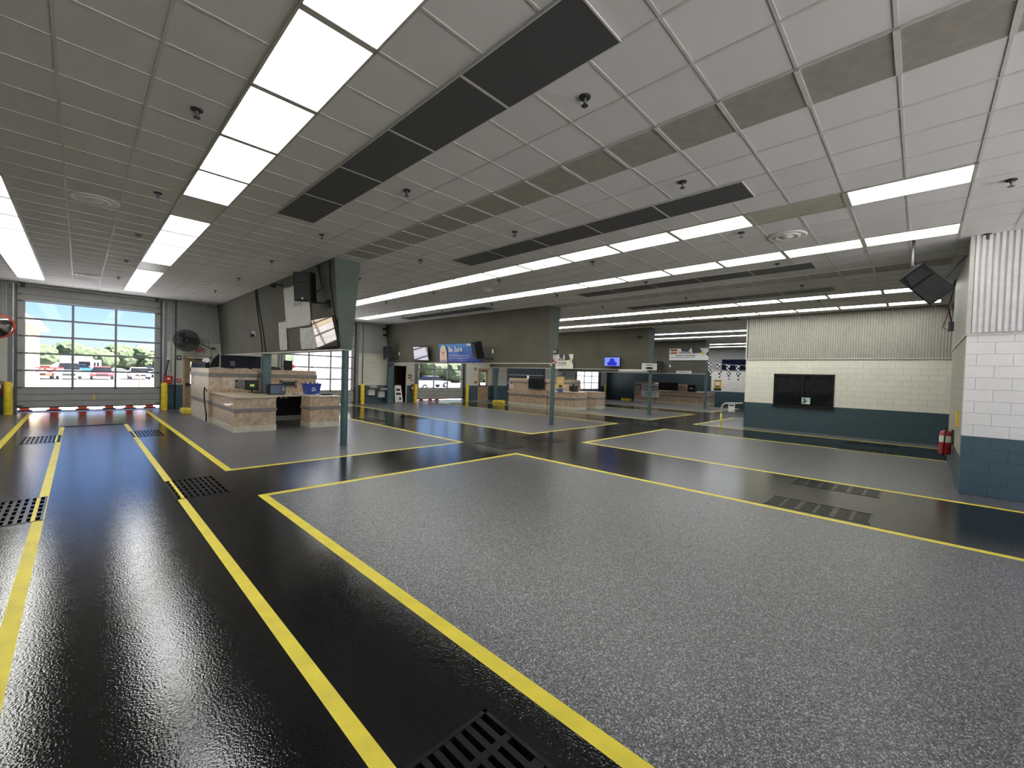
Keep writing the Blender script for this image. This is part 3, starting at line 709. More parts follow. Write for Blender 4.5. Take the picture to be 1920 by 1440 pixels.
# recycling bin
o = thing('recycling_bin', 'blue recycling bin full of bottles on the right end of the nearest desk', 'bin', (5.46, 14.7, .97))
m = MB().mat(M_blue); a, b, h_ = .20, .255, .33
vs = []
for (q, z) in ((a, 0), (b, h_), (b + .02, h_), (b + .02, h_ + .02), (b - .01, h_ + .02), (a - .012, .015)):
    vs += [(-q, -q * .72, z), (q, -q * .72, z), (q, q * .72, z), (-q, q * .72, z)]
fs = [(0, 1, 2, 3), (20, 21, 22, 23)]
for r in range(5): fs += [(r * 4 + k, r * 4 + (k + 1) % 4, r * 4 + 4 + (k + 1) % 4, r * 4 + 4 + k) for k in range(4)]
m.add(vs, fs); m.build('tub', o)
m = MB().mat(M_paper)
for k in range(3):
    a0 = PI / 2 + k * 2 * PI / 3; cx, cz = 0, .155
    for s in (-1, 1): pass
    p = [(cx + .06 * math.cos(a0 - .75), cz + .06 * math.sin(a0 - .75)), (cx + .075 * math.cos(a0 + .1), cz + .075 * math.sin(a0 + .1)), (cx + .06 * math.cos(a0 + .65), cz + .06 * math.sin(a0 + .65)),
         (cx + .082 * math.cos(a0 + .75), cz + .082 * math.sin(a0 + .75)), (cx + .05 * math.cos(a0 + 1.1), cz + .05 * math.sin(a0 + 1.1)), (cx + .03 * math.cos(a0 + .65), cz + .03 * math.sin(a0 + .65)), (cx + .04 * math.cos(a0 + .1), cz + .04 * math.sin(a0 + .1)), (cx + .032 * math.cos(a0 - .75), cz + .032 * math.sin(a0 - .75))]
    m.add([(x, -.1615 - (z) * .12 - .004, z) for x, z in p], [tuple(range(8))])
m.build('recycling_mark', o)
for k in range(9):
    x = -.22 + k * .055; y = random.uniform(-.1, .1); q = thing('bottle', 'discarded %s bottle sticking out of the blue recycling bin' % ('dark' if k % 2 else 'pale'), 'bottle', (5.46 + x * .85, 14.7 + y * .8, 1.22), 0, 'bottles in the blue recycling bin')
    q.rotation_euler = (random.uniform(-.5, .5), x * 2.2, 0)
    MB().mat(M_blk if k % 2 else M_white).lathe([(.03, 0), (.03, .10), (.012, .14), (.012, .165)], 10).build('body', q)
# devices on the tall cabinet
o = thing('television', 'wide dark television standing on top of the nearest tall cabinet', 'television', (3.92, 16.9, 1.73), 0)
MB().mat(M_blk).bbox(-.6, .6, -.03, .04, .03, .46, .012).build('bezel', o); MB().mat(plain('screen_navy', (.008, .011, .024), .45, spec=.2)).box(-.57, .57, -.034, -.031, .06, .43).build('screen', o)
MB().mat(M_blk).box(-.3, -.24, -.1, .1, 0, .035).box(.24, .3, -.1, .1, 0, .035).build('feet', o)
MB().mat(M_gunm).box(-.34, -.2, -.037, -.035, .1, .26).build('screen_icon', o)
o = thing('camera_rig', 'grey and black testing lamp at the left end of the tall cabinet top', 'lamp', (3.08, 17.6, 1.73), 0)
MB().mat(M_steel).cyl((-.05, -.12, .27), .085, .2, 18, 'y').build('lamp_head', o); MB().mat(M_blk).cyl((-.02, 0, 0), .06, .2, 16).prism([(.02, .02), (.32, .05), (.32, .50), (.16, .34)], -.08, .08, 'xz').build('bracket', o)
MB().mat(M_gunm).tube([(.12, .02, .3), (.1, .02, .62), (.02, .02, .68), (.02, .02, .96)], .012).build('arm', o)
o = thing('laptop_case', 'small upright black screen at the right end of the nearest tall cabinet', 'screen', (5.42, 16.9, 1.73), -.1)
MB().mat(M_blk).bbox(-.15, .15, -.02, .02, .01, .36, .01).build('housing', o); MB().mat(M_blkm).box(-.1, .1, -.06, .06, 0, .014).build('foot', o)
o = thing('tool_case', 'dark flat equipment case lying on the nearest tall cabinet', 'case', (4.93, 17.1, 1.73), .1)
MB().mat(M_blkm).prism([(-.25, 0), (.25, 0), (.22, .09), (.0, .12), (-.2, .1)], -.15, .15, 'xz').build('lid', o)
o = thing('small_scanner', 'small pale scanner resting on the desk left of the recycling bin', 'scanner', (5.02, 14.85, .955), .2)
MB().mat(M_steel).bbox(-.09, .09, -.06, .06, 0, .035, .01).build('body', o); MB().mat(M_white).box(-.05, .05, -.03, .03, .035, .045).build('cradle', o)
o = thing('document_tray', 'flat black tray on the right pedestal top', 'tray', (5.62, 13.9, .97)); MB().mat(M_blk).box(-.18, .18, -.12, .12, 0, .012).box(-.18, .18, -.12, -.11, .012, .03).box(-.18, .18, .11, .12, .012, .03).build('tray', o)
o = thing('wall_outlet', 'pair of pale outlets under the nearest desk', 'outlet', (4.86, 15.45, .78)); MB().mat(M_paper).box(-.14, -.06, -.012, 0, 0, .12).box(.0, .08, -.012, 0, 0, .12).build('plates', o)
o = tag(MB().mat(M_blk).tube([(2.85, 16.35, 1.0), (2.8, 16.4, 1.12), (2.79, 16.42, .9), (2.8, 16.35, .6), (2.83, 16.3, .3), (2.84, 16.32, .02)], .018).build('hose'), 'black hose hanging down the left corner of the nearest tall cabinet', 'hose')
o = tag(MB().mat(M_blk).tube([(4.27, 16.15, 1.62), (4.22, 16.1, 1.4), (4.25, 16.12, 1.2), (4.2, 16.1, .975)], .01).build('power_cord'), 'black cord hanging beside the square teal post above the desk', 'cord')
o = tag(MB().mat(M_ink).box(2.865, 2.868, 18.75, 18.85, 1.33, 1.55).box(2.865, 2.868, 18.8, 18.87, 1.1, 1.25).build('vertical_sticker'), 'small black vertical sticker on the left side of the nearest tall cabinet', 'sticker')
# second counter: dark television leaning on the side, signs
xs2 = 18.47
o = thing('television', 'black switched-off television mounted on the side of the second counter', 'television', (xs2, 15.9, 1.05), FX)
MB().mat(M_blk).bbox(-.62, .62, -.07, -.03, 0, .60, .012).build('bezel', o); MB().mat(M_screen).box(-.6, .6, -.073, -.071, .02, .58).build('screen', o); MB().mat(M_gunm).box(-.2, .2, -.03, .03, .15, .45).build('wall_bracket', o)
def no_sign(o, w, h, z0, y=-.004):
    MB().mat(M_paper).box(-w / 2, w / 2, y, 0, z0, z0 + h).build('panel', o)
    m = MB().mat(M_redink); r = w * .38; cz = z0 + h * .5; n = 28
    vs = []; fs = []
    for k in range(n):
        a = 2 * PI * k / n
        for q in (r, r * .80): vs.append((q * math.cos(a), y - .002, cz + q * math.sin(a)))
    for k in range(n): k2 = (k + 1) % n; fs.append((2 * k, 2 * k2, 2 * k2 + 1, 2 * k + 1))
    m.add(vs, fs); c = r * .62
    m.add([(-c - .01, y - .0025, cz + c - .02), (-c + .01, y - .0025, cz + c + .02), (c + .01, y - .0025, cz - c + .02), (c - .01, y - .0025, cz - c - .02)], [(0, 1, 2, 3)]); m.build('prohibition_ring', o)
    MB().mat(M_ink).box(-r * .5, r * .3, y - .002, y, cz - .02 * w / .3, cz + .02 * w / .3).box(-r * .15, r * .0, y - .0015, y, cz - r * .5, cz + r * .4).build('cigarette_symbol', o)
for (x, y, z, s, lab) in ((18.46, 17.95, .98, .34, 'small white warning notice on the second counter side'), (30.81, 16.05, .95, .34, 'small white warning notice on the farthest counter side')):
    o = thing('warning_notice', lab, 'sign', (x, y, z), FX); MB().mat(M_paper).box(-.15, .15, -.006, 0, 0, .42).build('panel', o); MB().mat(M_ink).box(-.13, .13, -.008, -.006, .3, .4).build('header_bar', o)
    m = MB().mat(M_ink)
    for k in range(4): m.box(-.10, .10 - .03 * (k % 2), -.008, -.006, .04 + k * .06, .06 + k * .06)
    m.build('printed_lines', o)
o = thing('safety_board', 'white safety notice board on the side of the farthest counter', 'sign', (30.8, 14.95, .45), FX)
MB().mat(M_paper).box(-.72, .72, -.01, 0, 0, 1.0).build('panel', o)
text('heading', 'Safety', .17, M_ink, o, -.34, -.012, .80, .001, 'CENTER', 1, .01); scribble('heading_rest', o, M_ink, .02, .6, .78, .12, -.011, 5)
m = MB().mat(M_ink)
for r_ in range(3):
    for k in range(1): m.box(-.55 + .1 * (r_ % 2), .55 - .08 * r_, -.012, -.01, .15 + r_ * .17, .19 + r_ * .17)
m.build('printed_lines', o)
o = thing('television', 'dark television lying against the farthest counter front', 'television', (30.84, 13.55, .99), FX); MB().mat(M_blk).bbox(-.75, .75, -.06, -.02, 0, .62, .01).build('bezel', o); MB().mat(M_screen).box(-.72, .72, -.063, -.061, .03, .6).build('screen', o)
MB().mat(M_gunm).box(-.3, .3, -.02, .02, .1, .4).build('rear_housing', o)
o = thing('cardboard_box', 'tan box standing on the farthest counter', 'box', (31.2, 12.6, .97)); MB().mat(M_tan).bbox(-.2, .2, -.3, .3, 0, .5, .01).build('carton', o)
o = thing('equipment_box', 'black box with pale emblem on the farthest counter', 'box', (31.2, 11.9, .97)); MB().mat(M_blk).bbox(-.2, .2, -.28, .28, 0, .52, .01).build('case', o)
MB().mat(M_paper).box(-.203, -.2, -.14, .14, .22, .26).box(-.203, -.2, -.05, .08, .28, .33).build('emblem', o)
# clutter on the second counter
o = thing('monitor', 'black monitor seen from behind on the second counter', 'monitor', (19.3, 13.9, .97), .5); MB().mat(M_blk).bbox(-.26, .26, -.03, .03, .1, .44, .015).build('housing', o); MB().mat(M_blk).cyl((0, 0, 0), .03, .12, 10).cyl((0, 0, 0), .12, .015, 16).build('stand', o); MB().mat(M_gunm).box(-.24, .24, -.034, -.031, .12, .42).build('screen', o)
o = thing('computer_case', 'dark computer case on the desk of the second counter', 'computer', (19.95, 14.3, .955), .2); MB().mat(M_blkm).bbox(-.3, .1, -.2, .2, 0, .34, .012).build('case', o); MB().mat(M_gunm).box(-.28, .08, -.204, -.2, .05, .3).build('front', o)
o = thing('desk_fan', 'small black fan on the second tall cabinet', 'fan', (20.6, 15.6, 1.62), 0)
m = MB().mat(M_blk).cyl((0, 0, 0), .1, .02, 16).cyl((0, 0, .02), .015, .1, 8); m.build('base', o); m = MB().mat(M_blk)
for r in (.18, .13, .07): m.tube([(r * math.cos(a * PI / 8), -.04, .3 + r * math.sin(a * PI / 8)) for a in range(17)], .006, 6)
m.build('cage', o); MB().mat(M_gunm).lathe([(.03, 0), (.03, .08)], 12, (0, -.04, .3), 'y').box(-.15, .15, -.02, -.01, .28, .32).box(-.02, .02, -.02, -.01, .15, .45).build('blades', o)
o = thing('paper_holder', 'pale leaflet holder on top of the second tall cabinet', 'holder', (18.8, 16.9, 1.62), FX); MB().mat(M_paper).box(-.08, .08, -.02, 0, 0, .18).build('leaflets', o); MB().mat(M_blk).box(-.09, .09, -.01, .03, 0, .05).build('stand', o)

# ------------------------------------------------------------------ things on the garage-door wall
yw = YW - .0
o = thing('wall_fan', 'large round black caged fan on the wall beside the left garage door', 'fan', (3.02, YW - .02, 2.80))
m = MB().mat(M_blk).box(-.06, .06, -.05, 0, -.1, .1).cyl((0, -.30, 0), .03, .28, 12, 'y'); m.build('wall_bracket', o)
m = MB().mat(M_blkm)
for r in [.42] + [.06 + .024 * k for k in range(15)]:
    q = math.sqrt(max(0, 1 - (r / .45) ** 2)) * .10
    m.tube([(r * math.cos(2 * PI * a / 36), -.42 - q, r * math.sin(2 * PI * a / 36)) for a in range(37)], .0055 if r < .42 else .015, 5)
for k in range(48):
    a = 2 * PI * k / 48; m.tube([(r * math.cos(a), -.42 - math.sqrt(max(0, 1 - (r / .45) ** 2)) * .10, r * math.sin(a)) for r in (.05, .15, .25, .35, .42)], .0045, 4)
    m.tube([(r * math.cos(a), -.30, r * math.sin(a)) for r in (.1, .42)] + [(.43 * math.cos(a), -.42, .43 * math.sin(a))], .0045, 4)
m.build('cage', o)
m = MB().mat(M_gunm)
for k in range(3):
    a0 = 2 * PI * k / 3; vs = []
    for r in (.06, .2, .36):
        for t, dy in ((-.45, .035), (0, 0), (.45, -.035)): vs.append((r * math.cos(a0 + t), -.37 + dy, r * math.sin(a0 + t)))
    m.add(vs, [(0, 1, 4, 3), (1, 2, 5, 4), (3, 4, 7, 6), (4, 5, 8, 7)])
m.cyl((0, -.42, 0), .07, .1, 16, 'y'); m.build('blades', o)
MB().mat(M_blk).lathe([(.10, 0), (.10, .14), (.04, .18)], 16, (0, -.32, 0), 'y').build('motor', o)
o = thing('exit_sign', 'red-lettered EXIT sign above the left exit door', 'sign', (3.53, YW - .02, 2.34))
MB().mat(M_steel).bbox(-.19, .19, -.05, .0, 0, .21, .01).build('housing', o); MB().mat(plain('sign_pink', (.50, .40, .38), .5)).box(-.17, .17, -.053, -.05, .02, .19).build('face', o); text('lettering', 'EXIT', .17, M_redink, o, 0, -.055, .105, .001, 'CENTER', .9, .03)
MB().mat(M_gunm).box(-.06, .06, -.04, 0, .21, .26).build('ceiling_mount', o)
def small_box(name, lab, cat, x, z, w, h, mat, y=YW, d=.06, part='housing', extra=None):
    o = thing(name, lab, cat, (x, y, z)); MB().mat(mat).bbox(-w / 2, w / 2, -d, 0, 0, h, .006).build(part, o)
    if extra: MB().mat(extra).box(-w * .3, w * .3, -d - .004, -d, h * .3, h * .7).build('face_plate', o)
    return o
small_box('alarm_horn', 'dark square alarm horn left of the left exit door', 'alarm', 2.84, 2.03, .14, .16, M_blkm, extra=M_paper)
small_box('emergency_button', 'red round emergency button left of the left exit door', 'button', 2.84, 1.10, .13, .15, M_red, extra=M_paper)
small_box('door_control', 'grey control box right of the left garage door', 'control box', 2.50, 2.0, .14, .1, M_steel, d=.09)
small_box('junction_box', 'small dark junction box beside the first partition above the exit door', 'junction box', 4.0, 2.5, .13, .09, M_gunm)
small_box('alarm_horn', 'dark square alarm horn left of the second exit door', 'alarm', 18.80, 2.06, .14, .16, M_blkm, extra=M_paper)
small_box('emergency_button', 'dark red button box left of the second exit door', 'button', 18.85, 1.16, .13, .15, M_red, extra=M_blk)
small_box('notice_sign', 'small black sign right of the brown doorway', 'sign', 13.66, 1.42, .17, .24, M_blk, d=.012, part='panel', extra=M_paper)
small_box('extinguisher_sign', 'narrow red and white sign above the wall fire extinguisher', 'sign', 13.82, 1.28, .12, .34, M_redink, d=.012, part='panel', extra=M_paper)
small_box('extinguisher_sign', 'red and white sign above the fire extinguisher at the far left edge', 'sign', -1.93, 1.33, .2, .3, M_redink, d=.012, part='panel', extra=M_paper)
o = thing('document_pouch', 'red document pouch hanging by the left garage door', 'pouch', (2.46, YW - .1, 1.04), 0); o.rotation_euler = (0, .18, 0)
MB().mat(M_red).bbox(-.14, .14, -.05, 0, 0, .33, .02).build('pouch', o); MB().mat(M_paper).box(-.04, .05, -.054, -.05, .17, .21).box(-.02, .03, -.054, -.05, .21, .25).build('printed_mark', o)
tag(MB().mat(M_blk).tube([(2.50, YW - .1, 2.0), (2.44, YW - .13, 1.6), (2.38, YW - .12, 1.3), (2.36, YW - .1, 1.12)], .018).build('pull_handle'), 'black slanting lever above the red pouch', 'handle')
m = MB().mat(M_gunm); m.tube([(2.72, YW - .03, H), (2.72, YW - .03, 0)], .022); tag(m.build('conduit_pipe'), 'dark vertical conduit pipe between the left garage door and the fan', 'pipe')
m = MB().mat(M_trimw); m.tube([(2.58, YW - .03, H), (2.58, YW - .03, 1.4)], .012); tag(m.build('conduit_pipe'), 'thin pale conduit right beside the left garage door track', 'pipe')
tag(MB().mat(M_gunm).tube([(10.72, YW - .03, H), (10.72, YW - .03, 1.02)], .022).build('conduit_pipe'), 'dark vertical conduit pipe above the drinking fountains', 'pipe')
tag(MB().mat(M_blk).tube([(3.3, YW - .06, 2.78), (3.6, YW - .04, 2.70), (3.8, YW - .04, 2.60), (3.98, YW - .05, 2.55)], .016).build('fan_cable'), 'black cable from the wall fan to the junction box', 'cable')
# fire extinguishers
def extinguisher(lab, loc, rz, sc=1.0):
    o = thing('fire_extinguisher', lab, 'fire extinguisher', loc, rz); s = sc
    MB().mat(M_red).lathe([(.085 * s, 0), (.088 * s, .03 * s), (.088 * s, .40 * s), (.07 * s, .45 * s), (.03 * s, .475 * s)], 20, (0, -.12, 0)).build('cylinder', o)
    MB().mat(M_paper).lathe([(.0895 * s, .24 * s), (.0895 * s, .37 * s)], 20, (0, -.12, 0)).build('label_band', o)
    MB().mat(M_blk).cyl((0, -.12, .47 * s), .022 * s, .05 * s, 10).box(-.09 * s, .03 * s, -.135, -.105, .52 * s, .535 * s).box(-.08 * s, .03 * s, -.135, -.105, .56 * s, .572 * s).build('valve_lever', o)
    MB().mat(M_blk).tube([(.02 * s, -.12, .5 * s), (.12 * s, -.13, .46 * s), (.15 * s, -.14, .25 * s), (.13 * s, -.15, -.02 * s), (.09 * s, -.15, -.04 * s)], .012 * s).build('hose', o)
    MB().mat(M_gunm).box(-.03, .03, -.04, 0, .2 * s, .5 * s).build('wall_hook', o); return o
extinguisher('red fire extinguisher hanging on the block pillar side at right', (12.75, PY, .42), PI, 1.05)
extinguisher('red fire extinguisher on the wall right of the brown doorway', (13.84, YW, .55), 0)
extinguisher('red fire extinguisher at the far left edge of the garage wall', (-1.86, YW, .62), 0)
o = thing('extinguisher_marker', 'yellow vertical marker above the pillar fire extinguisher', 'sign', (11.75, PY, 1.08), PI); MB().mat(M_ybol).box(-.16, .16, -.03, 0, 0, .30).build('panel', o)
tag(MB().mat(M_gunm).box(14.7, 14.9, PY, PY + .1, 3.2, 3.42).build('control_box'), 'grey electrical box high on the pillar side wall', 'electrical box')
m = MB().mat(M_blk)
m.tube([(14.8, PY + .05, 3.42), (14.85, PY + .12, 3.8), (14.7, PY + .05, 4.2), (14.6, PY + .03, 4.4)], .012); tag(m.build('loose_cable'), 'dark looping cable above the grey electrical box', 'cable')
tag(MB().mat(plain('copper_cable', (.28, .12, .07), .5)).tube([(14.95, PY + .04, 4.4), (15.0, PY + .08, 3.8), (14.97, PY + .2, 3.3), (14.85, PY + .1, 3.25)], .012).build('loose_cable'), 'brown looping cable beside the grey electrical box', 'cable')
# drinking fountains
for x, z, lab, w in ((11.2, .80, 'higher stainless drinking fountain on the left', .44), (11.8, .68, 'lower stainless drinking fountain on the right', .42)):
    o = thing('drinking_fountain', lab, 'drinking fountain', (x, YW, z), 0, 'pair of drinking fountains by the second garage door')
    MB().mat(M_steel).prism([(-.42, .08), (-.42, .16), (-.05, .2), (0, .2), (0, 0), (-.1, 0)], -w / 2, w / 2, 'yz').build('basin', o)
    MB().mat(M_trimw).box(-w * .42, w * .42, -.2, 0, -.34, .0).build('shroud', o)
    MB().mat(M_steel).tube([(.1, -.1, .19), (.1, -.1, .26), (.1, -.16, .27)], .012).build('spout', o)
# sandwich board in the doorway
o = thing('sandwich_board', 'white sandwich board sign standing in the brown doorway', 'sign', (13.0, YW + .1, 0), 0)
MB().mat(M_white).add([(-.26, -.12, .03), (.26, -.12, .03), (.2, .06, 1.0), (-.2, .06, 1.0), (-.26, -.09, .03), (.26, -.09, .03), (.2, .09, 1.0), (-.2, .09, 1.0)], [(0, 1, 2, 3), (4, 5, 6, 7), (0, 1, 5, 4), (1, 2, 6, 5), (2, 3, 7, 6), (3, 0, 4, 7)]).build('front_board', o)
MB().mat(M_blk).add([(x, -.125 + .18 * (z - .03) / .97 - .004, z) for x, z in ((-.16, .45), (.16, .45), (.15, .57), (-.15, .57), (-.14, .68), (.14, .68), (.13, .8), (-.13, .8), (.02, .15), (.15, .15), (.15, .3), (.02, .3))], [(0, 1, 2, 3), (4, 5, 6, 7), (8, 9, 10, 11)]).build('printed_panels', o)
# convex mirror, left edge
o = thing('convex_mirror', 'round convex mirror with red rim at the far left edge', 'mirror', (-1.78, 20.6, 2.84), 0); o.rotation_euler = (.25, 0, .35)
MB().mat(M_mirror).lathe([(.36, 0), (.30, -.05), (.2, -.09), (.1, -.11), (.001, -.118)], 32, (0, 0, 0), 'y').build('mirror_dome', o); MB().mat(plain('mirror_rim', (.5, .08, .05), .4)).lathe([(.36, .01), (.385, 0), (.385, -.03), (.355, -.03)], 32, (0, 0, 0), 'y').build('rim', o)
MB().mat(M_gunm).tube([(0, .01, 0), (0, .5, .15), (0, 1.1, .2)], .02).build('arm', o)

# ------------------------------------------------------------------ things on the first partition (left face)
def sx(x, z): return x - .14 - (z - 2.30) * (.175 / 2.116)       # left face of a partition at height z
def cloth(name, lab, x, ya, yb, z0, z1, folds, mat=M_cloth, skew=0.0, group=None):
    """sheet pinned to the partition; ya is its left edge in view (larger Y)"""
    o = thing(name, lab, 'banner', (sx(x, z0) - .01, (ya + yb) / 2, z0), FX, group); w = (ya - yb) / 2; hh = z1 - z0; tilt = (sx(x, z1) - sx(x, z0))
    n, k = 28, 20; vs = []; fs = []
    for j in range(k + 1):
        for i in range(n + 1):
            u, v = i / n, j / k; d = 0
            for (a, b, c, ph) in folds: d += a * (.5 + .5 * math.sin(b * u * 2 * PI + c * v * 2 * PI + ph)) * (.3 + .7 * math.sin(PI * min(1, max(0, u))))
            px = -w + 2 * w * u + skew * (v - .5) ; pz = hh * v - .03 * math.sin(PI * u) * v
            vs.append((px, tilt * v * 1.0 * 1 - .006 - d, pz))
    for j in range(k):
        for i in range(n): a = j * (n + 1) + i; fs.append((a, a + 1, a + n + 2, a + n + 1))
    me = MB().mat(mat).add(vs, fs, True).build('sheet', o)
    md = me.modifiers.new('thickness', 'SOLIDIFY'); md.thickness = .003; md.offset = 1
    g = MB().mat(M_gunm)
    for u in (-w + .04, w - .04):
        for v in (.03, hh - .04): g.cyl((u, tilt * v / hh - .03, v), .014, .012, 8, 'y')
    g.build('grommets', o); return o
b = cloth('vinyl_banner', 'large blank reversed white banner high on the first partition, behind the speaker', 4.43, 13.35, 11.45, 2.95, 4.12, [(.012, 2, .2, 0), (.01, 3.5, -.4, 1)])
text('show_through_lettering', 'America', .20, plain('faint_ink', (.33, .32, .30), .7), b, .18, -.10, .62); _t = kids(b)[-1]; _t.rotation_euler = (.083, 0, 0)
cloth('vinyl_banner', 'narrow white hanging banner strip, leftmost on the first partition', 4.43, 14.0, 13.35, 2.33, 3.2, [(.03, 1.5, .5, 0), (.02, 3, -.6, 2)])
b = cloth('vinyl_banner', 'small square wrinkled white banner below the big blank banner', 4.43, 12.28, 11.12, 2.33, 2.92, [(.02, 1.2, -1.6, 0), (.012, 4, -2, 1)])
# tilted glossy screen at the near end
o = thing('wall_screen', 'tilted glossy screen reflecting the daylight at the end of the first partition', 'television', (sx(4.43, 2.36) - .055, 10.34, 2.35), FX); o.rotation_euler = (.24, 0, FX)
MB().mat(M_blk).bbox(-.63, .63, -.03, .03, 0, .72, .012).build('bezel', o); MB().mat(plain('tinted_mirror_screen', (.24, .21, .18), .04, 1.0, .03)).box(-.61, .61, -.034, -.031, .02, .70).build('screen', o)
MB().mat(M_gunm).box(-.12, .12, .03, .10, .3, .45).build('wall_bracket', o)
def speaker(lab, loc, rot, s=1.0, grp=None, white_dot=True):
    o = thing('loudspeaker', lab, 'loudspeaker', loc, 0, grp); o.rotation_euler = rot
    P = [(-.21 * s, -.18 * s), (.21 * s, -.18 * s), (.15 * s, .17 * s), (.06 * s, .21 * s), (-.06 * s, .21 * s), (-.15 * s, .17 * s)]
    MB().mat(M_blk).prism(P, -.34 * s, .34 * s, 'xy').build('cabinet', o)
    MB().mat(M_blkm).box(-.19 * s, .19 * s, -.195 * s, -.18 * s, -.31 * s, .08 * s).build('grille', o)
    h_ = MB().mat(M_blkm); h_.prism([(-.17 * s, .12 * s), (.17 * s, .12 * s), (.12 * s, .30 * s), (-.12 * s, .30 * s)], -.19 * s, -.182 * s, 'xz'); h_.build('horn', o)
    global LAST; LAST = o
    if white_dot: MB().mat(M_paper).box(-.02 * s, .02 * s, -.2 * s, -.195 * s, -.29 * s, -.25 * s).build('badge', o)
    return o
sp1 = speaker('large black loudspeaker on an arm high on the first partition', (3.78, 10.62, 3.76), (.12, 0, FX * .55), 1.0)
adopt(MB().mat(M_blk).tube([(3.82, 10.60, 3.44), (3.9, 10.50, 3.40), (4.08, 10.35, 3.40), (4.17, 10.32, 3.40)], .02).box(4.13, 4.175, 10.2, 10.4, 3.32, 3.48).build('speaker_arm'), LAST)
def wall_cam(lab, x, y, z):
    o = thing('security_camera', lab, 'camera', (sx(x, z), y, z), FX)
    MB().mat(M_blk).cyl((0, -.02, 0), .05, .02, 14, 'y').tube([(0, 0, 0), (0, -.18, .02), (-.05, -.22, .0)], .016).build('arm', o)
    MB().mat(M_blkm).lathe([(.001, -.08), (.07, -.05), (.085, 0), (.05, .05)], 16, (-.06, -.22, -.02)).build('camera_head', o)
wall_cam('black camera on an arm at the top of the first partition', 4.43, 13.5, 4.22); wall_cam('black camera high on the third partition near its end', 20.3, 10.3, 3.95)
o = thing('dome_camera', 'small white dome camera on the first partition left of the cables', 'camera', (sx(4.43, 2.95), 16.55, 2.95), FX); MB().mat(M_paper).box(-.06, .06, -.08, 0, -.05, .1).build('mount', o); MB().mat(M_blk).lathe([(.06, .0), (.05, -.09), (.001, -.11)], 16, (.03, -.1, 0)).build('dome', o)
for ya, yb, lab, ztop, zb in ((16.1, 15.85, 'left black cable running down the middle of the first partition', 4.4, 2.32), (15.95, 15.5, 'right black cable running down the middle of the first partition', 4.4, 2.32), (10.12, 9.98, 'black cable running down beside the near end of the first partition', 4.4, 2.4)):
    pts = [(sx(4.43, z) - .015, ya + (yb - ya) * t + .05 * math.sin(6 * t), z) for t in [k / 10 for k in range(11)] for z in [ztop + (zb - ztop) * t]]
    tag(MB().mat(M_blk).tube(pts, .014 if ya > 10.5 else .012, 6).build('hanging_cable'), lab, 'cable')
tag(MB().mat(M_blk).tube([(sx(4.43, 4.38) - .02, 10.75, 4.38), (sx(4.43, 4) - .03, 10.66, 4.0), (sx(4.43, 3.8) - .03, 10.6, 3.8), (3.98, 10.72, 3.62)], .012, 6).build('speaker_cable'), 'black cable looping from the ceiling to the large loudspeaker', 'cable')
# ------------------------------------------------------------------ second partition
xs_ = 12.36
speaker('black loudspeaker at the wall end of the second partition', (sx(xs_, 2.8) - .46, 20.9, 2.80), (.15, 0, FX * .35), 1.0)
adopt(MB().mat(M_blk).tube([(sx(xs_, 2.5) - .4, 20.8, 2.5), (sx(xs_, 2.5) - .1, 20.55, 2.5), (sx(xs_, 2.5), 20.5, 2.5)], .02).build('speaker_arm'), LAST)
speaker('black loudspeaker over the right edge of the blue banner', (sx(xs_, 2.8) - .40, 13.5, 2.82), (.3, .12, FX * 1.2), 1.0)
adopt(MB().mat(M_blk).tube([(sx(xs_, 2.5) - .3, 13.4, 2.48), (sx(xs_, 2.5) - .1, 13.1, 2.47), (sx(xs_, 2.5), 12.95, 2.47)], .022).build('speaker_arm'), LAST)
small = thing('wall_plate', 'small white wall plate on the second partition right of the banner', 'wall plate', (sx(xs_, 2.75), 13.0, 2.7), FX); MB().mat(M_paper).box(-.04, .04, -.02, 0, 0, .16).build('plate', small)
small = thing('wall_plate', 'small white wall plate on the second partition by the left loudspeaker', 'wall plate', (sx(xs_, 2.75), 20.45, 2.7), FX); MB().mat(M_paper).box(-.04, .04, -.02, 0, 0, .16).build('plate', small)
for z, lab in ((4.15, 'upper black floodlight at the wall end of the second partition'), (3.82, 'lower black floodlight at the wall end of the second partition')):
    o = thing('flood_light', lab, 'light fixture', (sx(xs_, z), 21.55, z), FX); MB().mat(M_blk).tube([(0, 0, 0), (0, -.14, 0)], .016).bbox(-.09, .12, -.26, -.14, -.06, .06, .01).build('fixture', o)
o = thing('television', 'tilted television with dark reflections on the second partition', 'television', (sx(xs_, 2.4) - .17, 18.05, 2.40), 0); o.rotation_euler = (.16, .02, FX)
MB().mat(M_blk).bbox(-.66, .66, -.03, .04, 0, .72, .012).build('bezel', o); MB().mat(plain('tinted_mirror_screen2', (.24, .23, .25), .05, .9, .03)).box(-.63, .63, -.034, -.031, .03, .69).build('screen', o); MB().mat(M_gunm).box(-.1, .1, .04, .12, .3, .45).build('wall_bracket', o)
